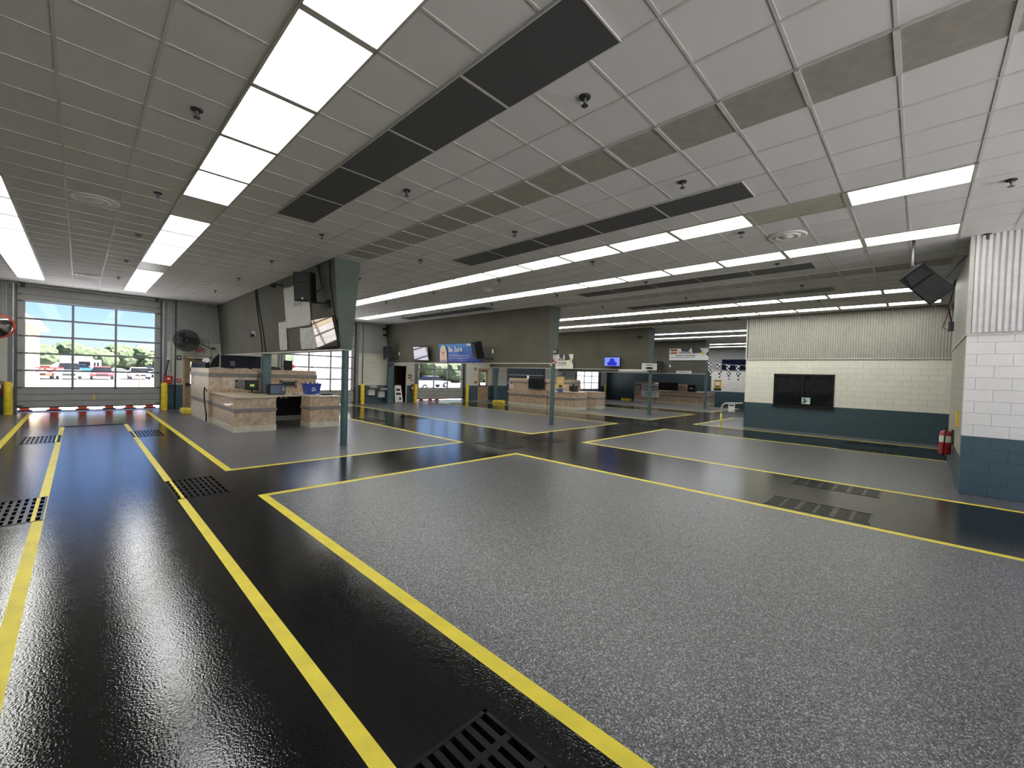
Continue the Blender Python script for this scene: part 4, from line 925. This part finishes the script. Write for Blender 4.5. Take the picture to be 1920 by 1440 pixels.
# blue banner
def blue_banner_mat():
    m, nt, b_ = new_mat('blue_banner_print'); v = coords(nt, 'Generated')
    s = N(nt, 'ShaderNodeSeparateXYZ'); L(nt, v, s.inputs[0])
    L(nt, ramp(nt, s.outputs[2], [(0, (.012, .03, .33)), (.5, (.02, .10, .48)), (1, (.03, .22, .52))]), b_.inputs['Base Color']); b_.inputs['Roughness'].default_value = .3; return m
o = cloth('vinyl_banner', 'blue Be Sure banner with a blonde woman on the second partition', xs_, 16.8, 13.7, 2.31, 3.2, [(.012, 1.6, -.8, 0), (.01, 3.2, 1.2, 1)], blue_banner_mat())
def flat(mat, name, parent, pts, y):  # small printed area on a banner, local x/z
    return MB().mat(mat).add([(p[0], y - .04 * p[1] * 2 * .08, p[1]) for p in pts], [tuple(range(len(pts)))]).build(name, parent)
def ell(cx, cz, a, b_, n=20): return [(cx + a * math.cos(2 * PI * k / n), cz + b_ * math.sin(2 * PI * k / n)) for k in range(n)]
tb = -.055
M_hair = plain('printed_blonde', (.72, .60, .36), .5); M_skin = plain('printed_skin', (.72, .42, .32), .5)
tl = lambda z: tb - (z / .9) * .074 - .0
def prt(mat, name, pts, dy=0): return MB().mat(mat).add([(x, tl(z) - dy, z) for x, z in pts], [tuple(range(len(pts)))]).build(name, o)
prt(M_hair, 'printed_hair', [(-1.43, .02), (-.86, .02), (-.87, .48), (-.96, .74), (-1.14, .83), (-1.32, .72), (-1.41, .45)])
prt(plain('printed_sweater', (.33, .25, .36), .6), 'printed_shoulder', [(-1.48, .0), (-.8, .0), (-.9, .1), (-1.1, .16), (-1.35, .1)], .002)
prt(M_skin, 'printed_face', ell(-1.13, .42, .15, .20), .004)
prt(M_ink, 'printed_glasses', [(-1.25, .49), (-1.02, .45), (-1.02, .42), (-1.13, .44), (-1.25, .455)], .006)
prt(M_redink, 'printed_mouth', ell(-1.13, .31, .035, .012, 10), .006)
def btext(name, s, size, mat, x, z, al='LEFT', sx_=1, bd=.0): t = text(name, s, size, mat, o, x, tl(z) - .006, z, .001, al, sx_, bd); t.rotation_euler = (.082, 0, 0); return t
btext('headline', 'Be Sure', .34, M_paper, -.72, .60, 'LEFT', .95, .018)
btext('subheading', "Know what you're buying before you buy.", .092, M_paper, -.74, .31, 'LEFT', 1.0)
_s = scribble('fine_print', o, plain('faint_print', (.35, .45, .7), .5), -.74, .75, .0, .045, 0, 9); _s.location = (0, tl(.2) - .006, .2); _s.rotation_euler = (.082, 0, 0)
_s = scribble('logo', o, M_paper, .62, 1.0, .0, .13, 0, 8); _s.location = (0, tl(.79) - .006, .79); _s.rotation_euler = (.082, 0, 0)
# signs at the end of the second partition
o = thing('number_sign', 'black sign reading 10 above the no-smoking sign on the column', 'sign', (12.36, 9.84, 2.64), -.55)
MB().mat(M_blk).box(-.14, .14, -.02, 0, 0, .17).build('panel', o); text('number', '10', .16, M_paper, o, 0, -.022, .08, .001, 'CENTER', 1, .03)
MB().mat(plain('pale_blue_strip', (.5, .52, .68), .5)).box(-.14, .14, -.02, 0, -.09, -.03).build('lower_strip', o)
o = thing('no_smoking_sign', 'white no-smoking sign at the end of the second partition', 'sign', (12.36, 9.84, 2.20), -.55); no_sign(o, .3, .34, 0, -.02)
o = thing('column_poster', 'yellow and blue poster strapped to the second round column', 'poster', (12.56, 9.80, 1.12), -.55)
MB().mat(plain('poster_yellow', (.70, .50, .14), .5)).box(-.04, .26, -.02, -.01, .24, .68).build('yellow_panel', o); MB().mat(plain('poster_blue', (.06, .09, .25), .5)).box(.0, .22, -.02, -.01, .08, .24).box(-.04, .26, -.02, -.01, .68, .74).build('blue_panel', o)
MB().mat(M_ink).box(.05, .18, -.024, -.02, .28, .36).build('printed_mark', o); MB().mat(M_paper).box(.02, .2, -.024, -.02, .48, .52).box(-.16, -.0, -.03, -.01, .72, .75).box(-.16, -.0, -.03, -.01, .1, .13).build('straps', o)
# ------------------------------------------------------------------ third partition
xs_ = 20.3
def logistics(lab, y, z, w, h_, x):
    o = thing('printed_banner', lab, 'banner', (sx(x, z + h_ / 2) - .05, y, z), FX)
    MB().mat(M_white).box(-w / 2, w / 2, -.012, 0, 0, h_).build('panel', o); hw = w / 2
    MB().mat(plain('print_rust', (.38, .08, .03), .5)).prism([(-hw + .05, h_ * .95), (-hw + w * .2, h_ * .95), (-hw + w * .22, h_ * .77), (-hw + .1, h_ * .77)], -.016, -.012, 'xz').prism([(-hw + .12, h_ * .70), (-hw + w * .22, h_ * .70), (-hw + w * .2, h_ * .54), (-hw + .03, h_ * .54)], -.016, -.012, 'xz').build('arrow_print', o)
    mm = MB().mat(plain('print_dark', (.05, .04, .05), .5)); mm.prism([(-hw + w * .3, h_), (-hw + w * .55, h_), (-hw + w * .5, h_ * .72), (-hw + w * .33, h_ * .74)], -.016, -.012, 'xz').prism([(-hw + w * .58, h_), (-hw + w * .78, h_), (-hw + w * .86, h_ * .62), (-hw + w * .6, h_ * .56)], -.016, -.012, 'xz'); mm.build('photo_print', o)
    MB().mat(plain('print_grey', (.30, .25, .26), .5)).prism([(-hw + w * .25, h_ * .72), (-hw + w * .55, h_ * .72), (-hw + w * .58, h_ * .56), (-hw + w * .27, h_ * .56)], -.0155, -.012, 'xz').build('photo_ground', o)
    MB().mat(M_ybol).add([(hw - w * .13 + .075 * w * .3 * math.cos(2 * PI * k / 16) * 2, -.018, h_ * .6 + .15 * h_ * math.sin(2 * PI * k / 16)) for k in range(16)], [tuple(range(16))]).build('badge_print', o)
    MB().mat(plain('print_navy', (.04, .06, .14), .5)).prism([(hw - w * .07, h_ * .52), (hw, h_ * .75), (hw, h_ * .28)], -.016, -.012, 'xz').build('corner_print', o)
    text('lettering', 'LOGISTICS DELIVERED', h_ * .21, M_ink, o, -w * .08, -.014, h_ * .38, .001, 'CENTER', w * .055 / (h_ * .21) if False else .62 * w / (19 * .62 * h_ * .21), .02)
    MB().mat(M_ink).box(-hw + .1, hw * .3, -.014, -.012, h_ * .21, h_ * .235).build('underline', o); return o
logistics('white and rust printed banner at the left of the third partition', 15.3, 2.27, 1.5, .86, xs_)
o = thing('television', 'television showing a blue abstract picture on the third partition', 'television', (sx(xs_, 2.6) - .25, 11.85, 2.42), 0); o.rotation_euler = (.06, 0, FX * .93)
MB().mat(M_blk).bbox(-.46, .46, -.03, .04, 0, .52, .012).build('bezel', o); MB().mat(emis('screen_lilac', (.15, .20, .60), .5, (.01, .01, .02))).box(-.43, .43, -.034, -.031, .03, .49).build('screen', o)
mm = MB().mat(emis('screen_deep_blue', (.01, .02, .40), .45, (.01, .01, .02)))
for cx, cz, a_, b2 in ((0, .27, .16, .18), (.14, .15, .14, .11), (-.14, .15, .14, .10), (-.02, .12, .2, .07)): mm.add([(x, -.036, z) for x, z in ell(cx, cz, a_, b2)], [tuple(range(20))])
mm.build('screen_shape', o); MB().mat(M_gunm).box(-.08, .08, .04, .24, .15, .35).build('wall_bracket', o)
o = thing('hanging_sign', 'small white sign with a dark oval above the third round column', 'sign', (19.95, 9.78, 2.26), -.8)
MB().mat(M_white).box(-.38, .38, -.015, 0, 0, .34).build('panel', o); scribble('lettering', o, M_ink, -.2, .2, .25, .07, -.016, 3)
MB().mat(M_blkm).add([(x, -.018, z) for x, z in ell(0, .10, .2, .06)], [tuple(range(20))]).build('oval_print', o)
tag(MB().mat(M_white).box(20.1, 20.42, 9.95, 11.6, 2.18, 2.265).build('light_valance'), 'white strip along the underside of the third partition', 'light strip')
# ------------------------------------------------------------------ fourth partition
logistics('long Logistics Delivered banner high on the fourth partition', 10.95, 3.12, 2.55, .78, 28.1)
o = speaker('black loudspeaker on the fourth partition below the Logistics Delivered banner', (sx(28.1, 2.7) - .35, 12.8, 2.7), (.12, 0, FX * .6), 1.0)
small = thing('wall_plate', 'small white wall plate right of the loudspeaker on the fourth partition', 'wall plate', (sx(28.1, 2.75), 12.2, 2.66), FX); MB().mat(M_paper).box(-.05, .05, -.02, 0, 0, .16).build('plate', small)
o = thing('strip_sign', 'narrow white lettered strip on the bottom edge of the fourth partition', 'sign', (sx(28.1, 2.3) - .03, 11.25, 2.26), FX); MB().mat(M_white).box(-.5, .5, -.012, 0, 0, .16).build('panel', o); scribble('lettering', o, M_ink, -.42, .42, .08, .07, -.013, 4)
# end wall notice and pennants
o = thing('wall_poster', 'yellow and black poster low on the far pale end wall', 'poster', (XE - .01, 11.6, 1.05), FX); MB().mat(plain('poster_gold', (.75, .42, .08), .5)).box(-.28, .28, -.012, 0, .2, .78).build('gold_panel', o)
MB().mat(M_ink).box(-.28, .28, -.012, 0, 0, .2).box(-.28, .28, -.012, 0, .78, .84).box(-.16, .16, -.015, -.012, .28, .38).build('black_bands', o); MB().mat(M_paper).box(-.15, .15, -.015, -.012, .42, .68).box(-.34, .34, -.006, 0, -.06, .0).build('white_panel', o)
def checker_mat():
    m, nt, b_ = new_mat('checker_pennant'); c = N(nt, 'ShaderNodeTexChecker', Scale=9.0); L(nt, coords(nt), c.inputs['Vector'])
    c.inputs['Color1'].default_value = (.8, .8, .78, 1); c.inputs['Color2'].default_value = (.01, .01, .01, 1); L(nt, c.outputs[0], b_.inputs['Base Color']); b_.inputs['Roughness'].default_value = .6; return m
M_chk = checker_mat()
for row, (za, zb, lab) in enumerate(((3.02, 2.55, 'upper string of black and white checkered pennants by the fourth partition'), (2.58, 2.28, 'lower string of black and white checkered pennants by the fourth partition'))):
    o = thing('pennant_string', lab, 'pennants', (0, 0, 0), 0)
    A = Vector((27.75, 9.80 - .1 * row, za)); B = Vector((27.3, 5.9, za - .12)); pts = []; sag = .16
    for k in range(21):
        t = k / 20; p = A.lerp(B, t); p.z -= sag * math.sin(PI * t); pts.append(p)
    MB().mat(M_paper).tube(pts, .008, 5).build('cord', o)
    dd = (B - A); dd.z = 0; dd.normalize()
    for k in range(7):
        t = .02 + .145 * k; p = A.lerp(B, t); p.z -= sag * math.sin(PI * t) ; q = p + dd * .30; q.z = p.z - .02; m_ = (p + q) / 2
        f_ = MB().mat(M_chk).add([p, q, (m_.x, m_.y, m_.z - .55), p + Vector((-.004, -.0005, 0)), q + Vector((-.004, -.0005, 0)), (m_.x - .004, m_.y - .0005, m_.z - .55)], [(0, 1, 2), (5, 4, 3), (0, 3, 4, 1), (1, 4, 5, 2), (2, 5, 3, 0)]).build('pennant', o)
# guard rail hoop
o = thing('guard_rail', 'bent yellow and white steel rail beside the window wall corner', 'guard rail', (18.2, 5.75, 0))
pts = [(0, 0, .0), (0, 0, .50)]
MB().mat(plain('rail_yellow', (.75, .72, .10), .4)).tube(pts, .03, 12).cyl((0, 0, 0), .06, .012, 16).build('yellow_post', o)
pts = [(0, 0, .5), (0, 0, .74), (0, -.04, .84), (0, -.12, .91), (0, -.25, .94), (.02, -.40, .94), (.15, -.52, .94), (.40, -.56, .94), (.75, -.56, .94)]
MB().mat(M_trimw).tube(pts, .03, 12).build('pale_rail', o)
o = thing('rail_notice', 'white notice sheet hanging on the bent guard rail', 'notice', (18.16, 5.36, .60), FX); MB().mat(M_paper).box(-.12, .12, -.008, 0, 0, .31).build('sheet', o)
MB().mat(M_ink).box(-.09, .09, -.01, -.008, .23, .28).box(.03, .08, -.01, -.008, .03, .06).build('printed_heading', o)
# speaker hanging near the pillar
o = speaker('tilted black loudspeaker hanging from the ceiling near the block pillar', (10.15, .0, 3.60), (.0, 0, 0), .92, None, False)
o.rotation_euler = (Matrix.Rotation(math.radians(-42), 3, 'X') @ Matrix.Rotation(math.radians(-16), 3, 'Y') @ Matrix.Rotation(FX * 1.05, 3, 'Z')).to_euler()
tag(MB().mat(M_gunm).tube([(10.3, .17, H), (10.3, .17, 3.98), (10.28, .1, 3.84)], .022).build('hanger_pipe'), 'steel pipe holding up the tilted hanging loudspeaker', 'pipe')
tag(MB().mat(M_blk).tube([(10.62, -.5, 4.1), (10.5, -.38, 3.92), (10.38, -.26, 3.72), (10.3, -.2, 3.62)], .016).build('speaker_cable'), 'black cable from the pillar corner to the hanging loudspeaker', 'cable')

# ------------------------------------------------------------------ outside
def outside():
    g = MB().mat(M_asph).box(-400, 1500, YW + 6, 1500, -.12, -.03).mat(M_apron).box(-60, 90, YW + .12, YW + 6, -.12, -.004).mat(M_apron).box(-60, 90, -60, -7, -.12, -.01)
    tag(g.build('outside_ground'), kind='structure')
outside()
def car(lab, x, y, rz, mat, suv=False):
    o = thing('car', lab, 'car', (x, y, -.03), rz); h1 = .80 if not suv else .95; h2 = 1.38 if not suv else 1.72
    body = [(-2.2, .35), (-2.25, .6), (-2.1, h1 - .02), (-1.0, h1 + .06), (1.3, h1 + .06), (2.15, h1), (2.25, .6), (2.2, .35)]
    m = MB().mat(mat).prism(body, -.88, .88, 'xz'); m.build('body', o)
    cab = [(-1.15, h1 + .05), (-.45, h2 - .04), (.1, h2), (1.0 if not suv else 1.7, h2 - .04), (1.75 if not suv else 2.1, h1 + .04)]
    vs = [(x_, s * (.80 if z < h1 + .1 else .66), z) for s in (-1, 1) for x_, z in cab]; n = 5
    MB().mat(M_glassd).add(vs, [tuple(range(n)), tuple(range(2 * n - 1, n - 1, -1))] + [(i, (i + 1) % n, n + (i + 1) % n, n + i) for i in range(n)]).build('windows', o)
    MB().mat(mat).prism([(-.5, h2 - .05), (.1, h2), (1.02 if not suv else 1.7, h2 - .05), (1.0 if not suv else 1.7, h2 + .02), (.1, h2 + .03), (-.45, h2 + .01)], -.66, .66, 'xz').build('roof', o)
    for sx_ in (-1.35, 1.38):
        for sy in (-1, 1): MB().mat(M_blk).cyl((sx_, sy * .80 - .1, .33), .33, .2, 20, 'y').mat(M_steel).cyl((sx_, sy * .80 + (.1 if sy > 0 else -.11), .33), .18, .012, 16, 'y').build('wheel', o)
    MB().mat(M_paper).box(-2.26, -2.2, -.75, -.5, .6, .72).box(-2.26, -2.2, .5, .75, .6, .72).build('headlights', o)
    MB().mat(M_blkm).box(-2.27, -2.2, -.45, .45, .42, .62).build('grille', o); return o
cw_ = plain('car_white', (.75, .76, .78), .25, 0, .02); cs_ = plain('car_silver', (.45, .47, .50), .25, .5, .02); cb_ = plain('car_blue', (.06, .18, .48), .25, 0, .02); cr_ = plain('car_red', (.40, .06, .07), .25, 0, .02); cd_ = plain('car_dark', (.04, .045, .05), .25, 0, .02); co_ = plain('car_orange', (.75, .25, .10), .3, 0, .02)
F_ = PI / 2
car('orange car seen through the left pane of the left garage door', -2.75, 64, F_, co_); car('silver suv facing the left garage door beside its left mullion', -.75, 64, F_ + .02, cs_, True)
car('dull red sedan facing the left garage door, middle panes', 1.75, 64.5, F_ - .02, cr_); car('white sedan right of the red sedan outside', 4.9, 66, F_, cw_)
car('bright blue sedan sideways in the parking lot', .3, 100, PI + .06, cb_); car('white car at the far left of the parking lot', -5.2, 92, PI, cw_); car('pale silver car behind the orange car', -4.4, 80, PI + .1, cs_)
car('dark car under the service bay roof outside, left one', 12.7, 146, F_, cd_); car('dark car under the service bay roof outside, right one', 16.2, 146, F_, cd_); car('pale blue car at the right edge of the left garage door view', 8.0, 76, F_, plain('car_paleblue', (.25, .36, .55), .3))
car('white suv parked outside the garage door below the blue banner', 22.5, 36, PI + .1, cw_, True); car('silver car farther out beyond the garage door below the blue banner', 31.0, 44, PI, cs_)
# neighbouring buildings
o = thing('neighbour_building', 'cream building edge with roof overhang outside the left garage door', 'building', (-5.7, 42, 0)); cream = plain('cream_stucco', (.72, .60, .42), .8, 0, .03)
MB().mat(cream).box(-8, 3.35, 0, 12, 0, 4.3).build('walls', o); MB().mat(M_trimw).prism([(-8.4, 4.3), (3.9, 4.3), (3.9, 4.45), (2.4, 5.4), (-8.4, 5.4)], -.6, 12.5, 'xz').build('roof', o)
o = thing('service_building', 'long low white service building with open bays and yellow piers outside', 'building', (15.2, 152, 0)); o.scale = (.95, 1, 1.3)
MB().mat(cream).box(-4, -3.2, 0, .8, 0, 3.1).box(1.0, 1.8, 0, .8, 0, 3.1).box(6.2, 7.0, 0, .8, 0, 3.1).box(11.5, 12.3, 0, .8, 0, 3.1).build('piers', o); MB().mat(M_trimw).box(-5, 16, -.4, 9, 3.1, 4.2).prism([(-5.4, 4.2), (16.4, 4.2), (15, 5.4), (-4, 5.4)], -.8, 9.4, 'xz').build('roof', o)
MB().mat(M_blkm).box(-4, 16, 6, 6.4, 0, 3.1).build('rear_wall', o); MB().mat(M_trimw).box(0, 2, 2, 4, 5.4, 6.3).box(4.5, 5.5, 2, 4, 5.4, 6.0).build('roof_units', o)
o = thing('lot_cabin', 'white cabin with windows in the parking lot', 'building', (.5, 108, 0)); o.scale = (.62, .62, .9); MB().mat(M_white).box(-4.6, 1.8, 0, 4, 0, 3.0).box(1.8, 3.8, .5, 3.5, 0, 2.5).build('walls', o); MB().mat(M_glassd).box(-.9, 1.5, -.03, 0, 1.2, 2.1).box(2.2, 2.6, .45, .5, .9, 2.0).box(2.9, 3.3, .45, .5, .9, 2.0).build('windows', o)
MB().mat(M_trimw).box(-4.8, 2.0, -.2, 4.2, 3.0, 3.15).build('roof', o)
o = thing('white_hoarding', 'tall white building wall close outside the second garage door', 'building', (14.2, 34, 0)); MB().mat(M_white).box(-2.8, 7.0, 0, .3, 0, 5.6).build('wall', o); m = MB().mat(M_trimw)
for k in range(8): m.box(-2.7 + k * 1.2, -2.64 + k * 1.2, -.03, 0, 0, 5.6)
m.build('seams', o)
o = thing('white_hoarding', 'pale building wall outside the farthest garage door', 'building', (53, 34, 0)); MB().mat(M_white).box(-9, 12, 0, .3, 0, 5.6).build('wall', o)
o = thing('street_sign', 'white sign board with dark red lettering outside the second garage door', 'sign', (10.75, 33.0, 0)); MB().mat(M_white).box(-.5, .5, 0, .1, 1.5, 2.3).cyl((-.35, .05, 0), .04, 1.5, 10).cyl((.35, .05, 0), .04, 1.5, 10).build('board', o); scribble('lettering', o, M_redink, -.45, .45, 1.95, .36, -.01, 6)
o = thing('stop_barricade', 'red and white barricade sign outside at the left of the left door', 'barricade', (-1.5, 46, 0)); MB().mat(M_paper).box(-.65, -.55, 0, .06, 0, 1.1).box(.5, .6, 0, .06, 0, 1.1).box(-.7, .7, -.02, 0, .95, 1.25).build('frame', o)
MB().mat(M_redink).prism([(-.7, 1.25), (.7, 1.25), (.7, 1.35), (-.7, 1.35)], -.03, -.02, 'xz').prism([(-.35, 1.25), (-.2, 1.25), (.05, .95), (-.1, .95)], -.03, -.02, 'xz').prism([(.35, 1.25), (.2, 1.25), (-.05, .95), (.1, .95)], -.03, -.02, 'xz').prism([(-.68, 1.0), (-.5, 1.25), (-.42, 1.25), (-.62, .95)], -.03, -.02, 'xz').build('stripes', o)
o = thing('delineator_post', 'slim orange delineator post outside the right of the left door', 'post', (3.25, 43, 0)); MB().mat(M_orange).lathe([(.12, 0), (.05, .05), (.05, .9), (.001, .95)], 14).build('post', o); MB().mat(M_blk).cyl((0, 0, -.02), .2, .04, 16).build('base', o)
# trees
def tree(lab, x, y, h_, w, mat, pine=False, grp='trees beyond the parking lot'):
    h_ *= .62; w *= .72
    import bmesh
    o = thing('tree', lab, 'tree', (x, y, 0), 0, grp)
    MB().mat(M_bark).lathe([(.35, 0), (.22, h_ * .5), (.12, h_ * .85)], 8).build('trunk', o)
    bm = bmesh.new(); n = 9 if not pine else 7
    for k in range(n):
        a = random.uniform(0, 2 * PI); rr = random.uniform(0, w * .45) * (1 if not pine else .7); z = h_ * (random.uniform(.35, .85) if not pine else random.uniform(.6, .95)); s = w * random.uniform(.28, .45) * (1 if not pine else .6)
        bmesh.ops.create_icosphere(bm, subdivisions=3, radius=s, matrix=Matrix.Translation((rr * math.cos(a), rr * math.sin(a), z)) @ Matrix.Diagonal((1, 1, .75 if not pine else .45, 1)))
    for v in bm.verts: v.co += Vector((random.uniform(-1, 1), random.uniform(-1, 1), random.uniform(-1, 1))) * w * .035
    me = bpy.data.meshes.new('crown'); bm.to_mesh(me); bm.free(); me.materials.append(mat); c = bpy.data.objects.new('crown', me); C.objects.link(c); c.parent = o
k = 0
for x, y, h_, w, pine in [(-6, 135, 8.5, 9, 0), (-1, 140, 8, 9, 0), (4, 145, 8.5, 9, 0), (9, 150, 9, 9, 0), (14.5, 150, 7.5, 9, 0), (19.5, 150, 8, 8, 0), (18.5, 128, 11.5, 6, 1), (23, 132, 12, 6, 1), (27, 140, 10.5, 7, 1), (-11, 132, 9, 10, 0), (31, 140, 10, 8, 1)]:
    tree(('bushy green tree' if not pine else 'tall umbrella pine') + ' on the skyline beyond the parking lot, %s from the left' % ORD[k], x, y, h_, w, M_tree2 if pine else M_tree, pine); k += 1
for x, y, h_, w in [(33, 62, 7, 7), (39, 64, 7.5, 8), (45, 66, 7, 8), (52, 68, 8, 9), (60, 70, 8, 9), (28, 60, 7, 7), (19.6, 62, 8, 7)]:
    tree('bushy green tree seen through the garage door below the blue banner, %s planted' % ORD[k - 11], x, y, h_, w, M_tree, False, 'trees beyond the third garage door'); k += 1

# ------------------------------------------------------------------ light, world, camera
sun = bpy.data.lights.new('sun', 'SUN'); sun.energy = 16; sun.angle = math.radians(.6); sun.color = (1, .975, .94)
so = bpy.data.objects.new('sun', sun); C.objects.link(so); so.rotation_euler = (math.radians(9), math.radians(38), 0)
w = bpy.data.worlds.new('world'); bpy.context.scene.world = w; w.use_nodes = True; nt = w.node_tree
sky = nt.nodes.new('ShaderNodeTexSky'); sky.sky_type = 'NISHITA'; sky.sun_disc = False; sky.sun_elevation = math.radians(50); sky.sun_rotation = math.radians(190); sky.dust_density = .5; sky.ozone_density = 1.5
bg = nt.nodes['Background']; tint = nt.nodes.new('ShaderNodeMix'); tint.data_type = 'RGBA'; tint.blend_type = 'MULTIPLY'; tint.inputs[0].default_value = 1; tint.inputs[7].default_value = (.74, .86, 1.25, 1)
L(nt, sky.outputs[0], tint.inputs[6]); L(nt, tint.outputs[2], bg.inputs[0]); bg.inputs[1].default_value = .050

Rr = [(.69634, -.71771, .0), (0, 0, 0), (0, 0, 0)]
yaw, pitch, roll = .800713838, -.0215883375, .0303008602
cy, sy = math.cos(yaw), math.sin(yaw)
fv = Vector((sy * math.cos(pitch), cy * math.cos(pitch), math.sin(pitch))); rv = Vector((cy, -sy, 0)); uv = rv.cross(fv)
c_, s_ = math.cos(roll), math.sin(roll); r2 = c_ * rv + s_ * uv; u2 = -s_ * rv + c_ * uv
cam = bpy.data.cameras.new('camera'); co = bpy.data.objects.new('camera', cam); C.objects.link(co)
co.matrix_world = Matrix(((r2.x, u2.x, -fv.x, 0), (r2.y, u2.y, -fv.y, 0), (r2.z, u2.z, -fv.z, 1.81), (0, 0, 0, 1)))
cam.sensor_width = 36; cam.lens = 787.8086 / 1920 * 36; cam.clip_start = .05; cam.clip_end = 600
sc = bpy.context.scene; sc.camera = co
vs_ = sc.view_settings; vs_.view_transform = 'Standard'; vs_.look = 'None'; vs_.exposure = 1.62; vs_.gamma = 1; vs_.use_curve_mapping = False
sc.cycles.use_denoising = True
sc.cycles.max_bounces = 10; sc.cycles.diffuse_bounces = 5; sc.cycles.glossy_bounces = 4; sc.cycles.transparent_max_bounces = 12
sc.cycles.sample_clamp_indirect = 6.0; sc.cycles.caustics_reflective = False; sc.cycles.caustics_refractive = False
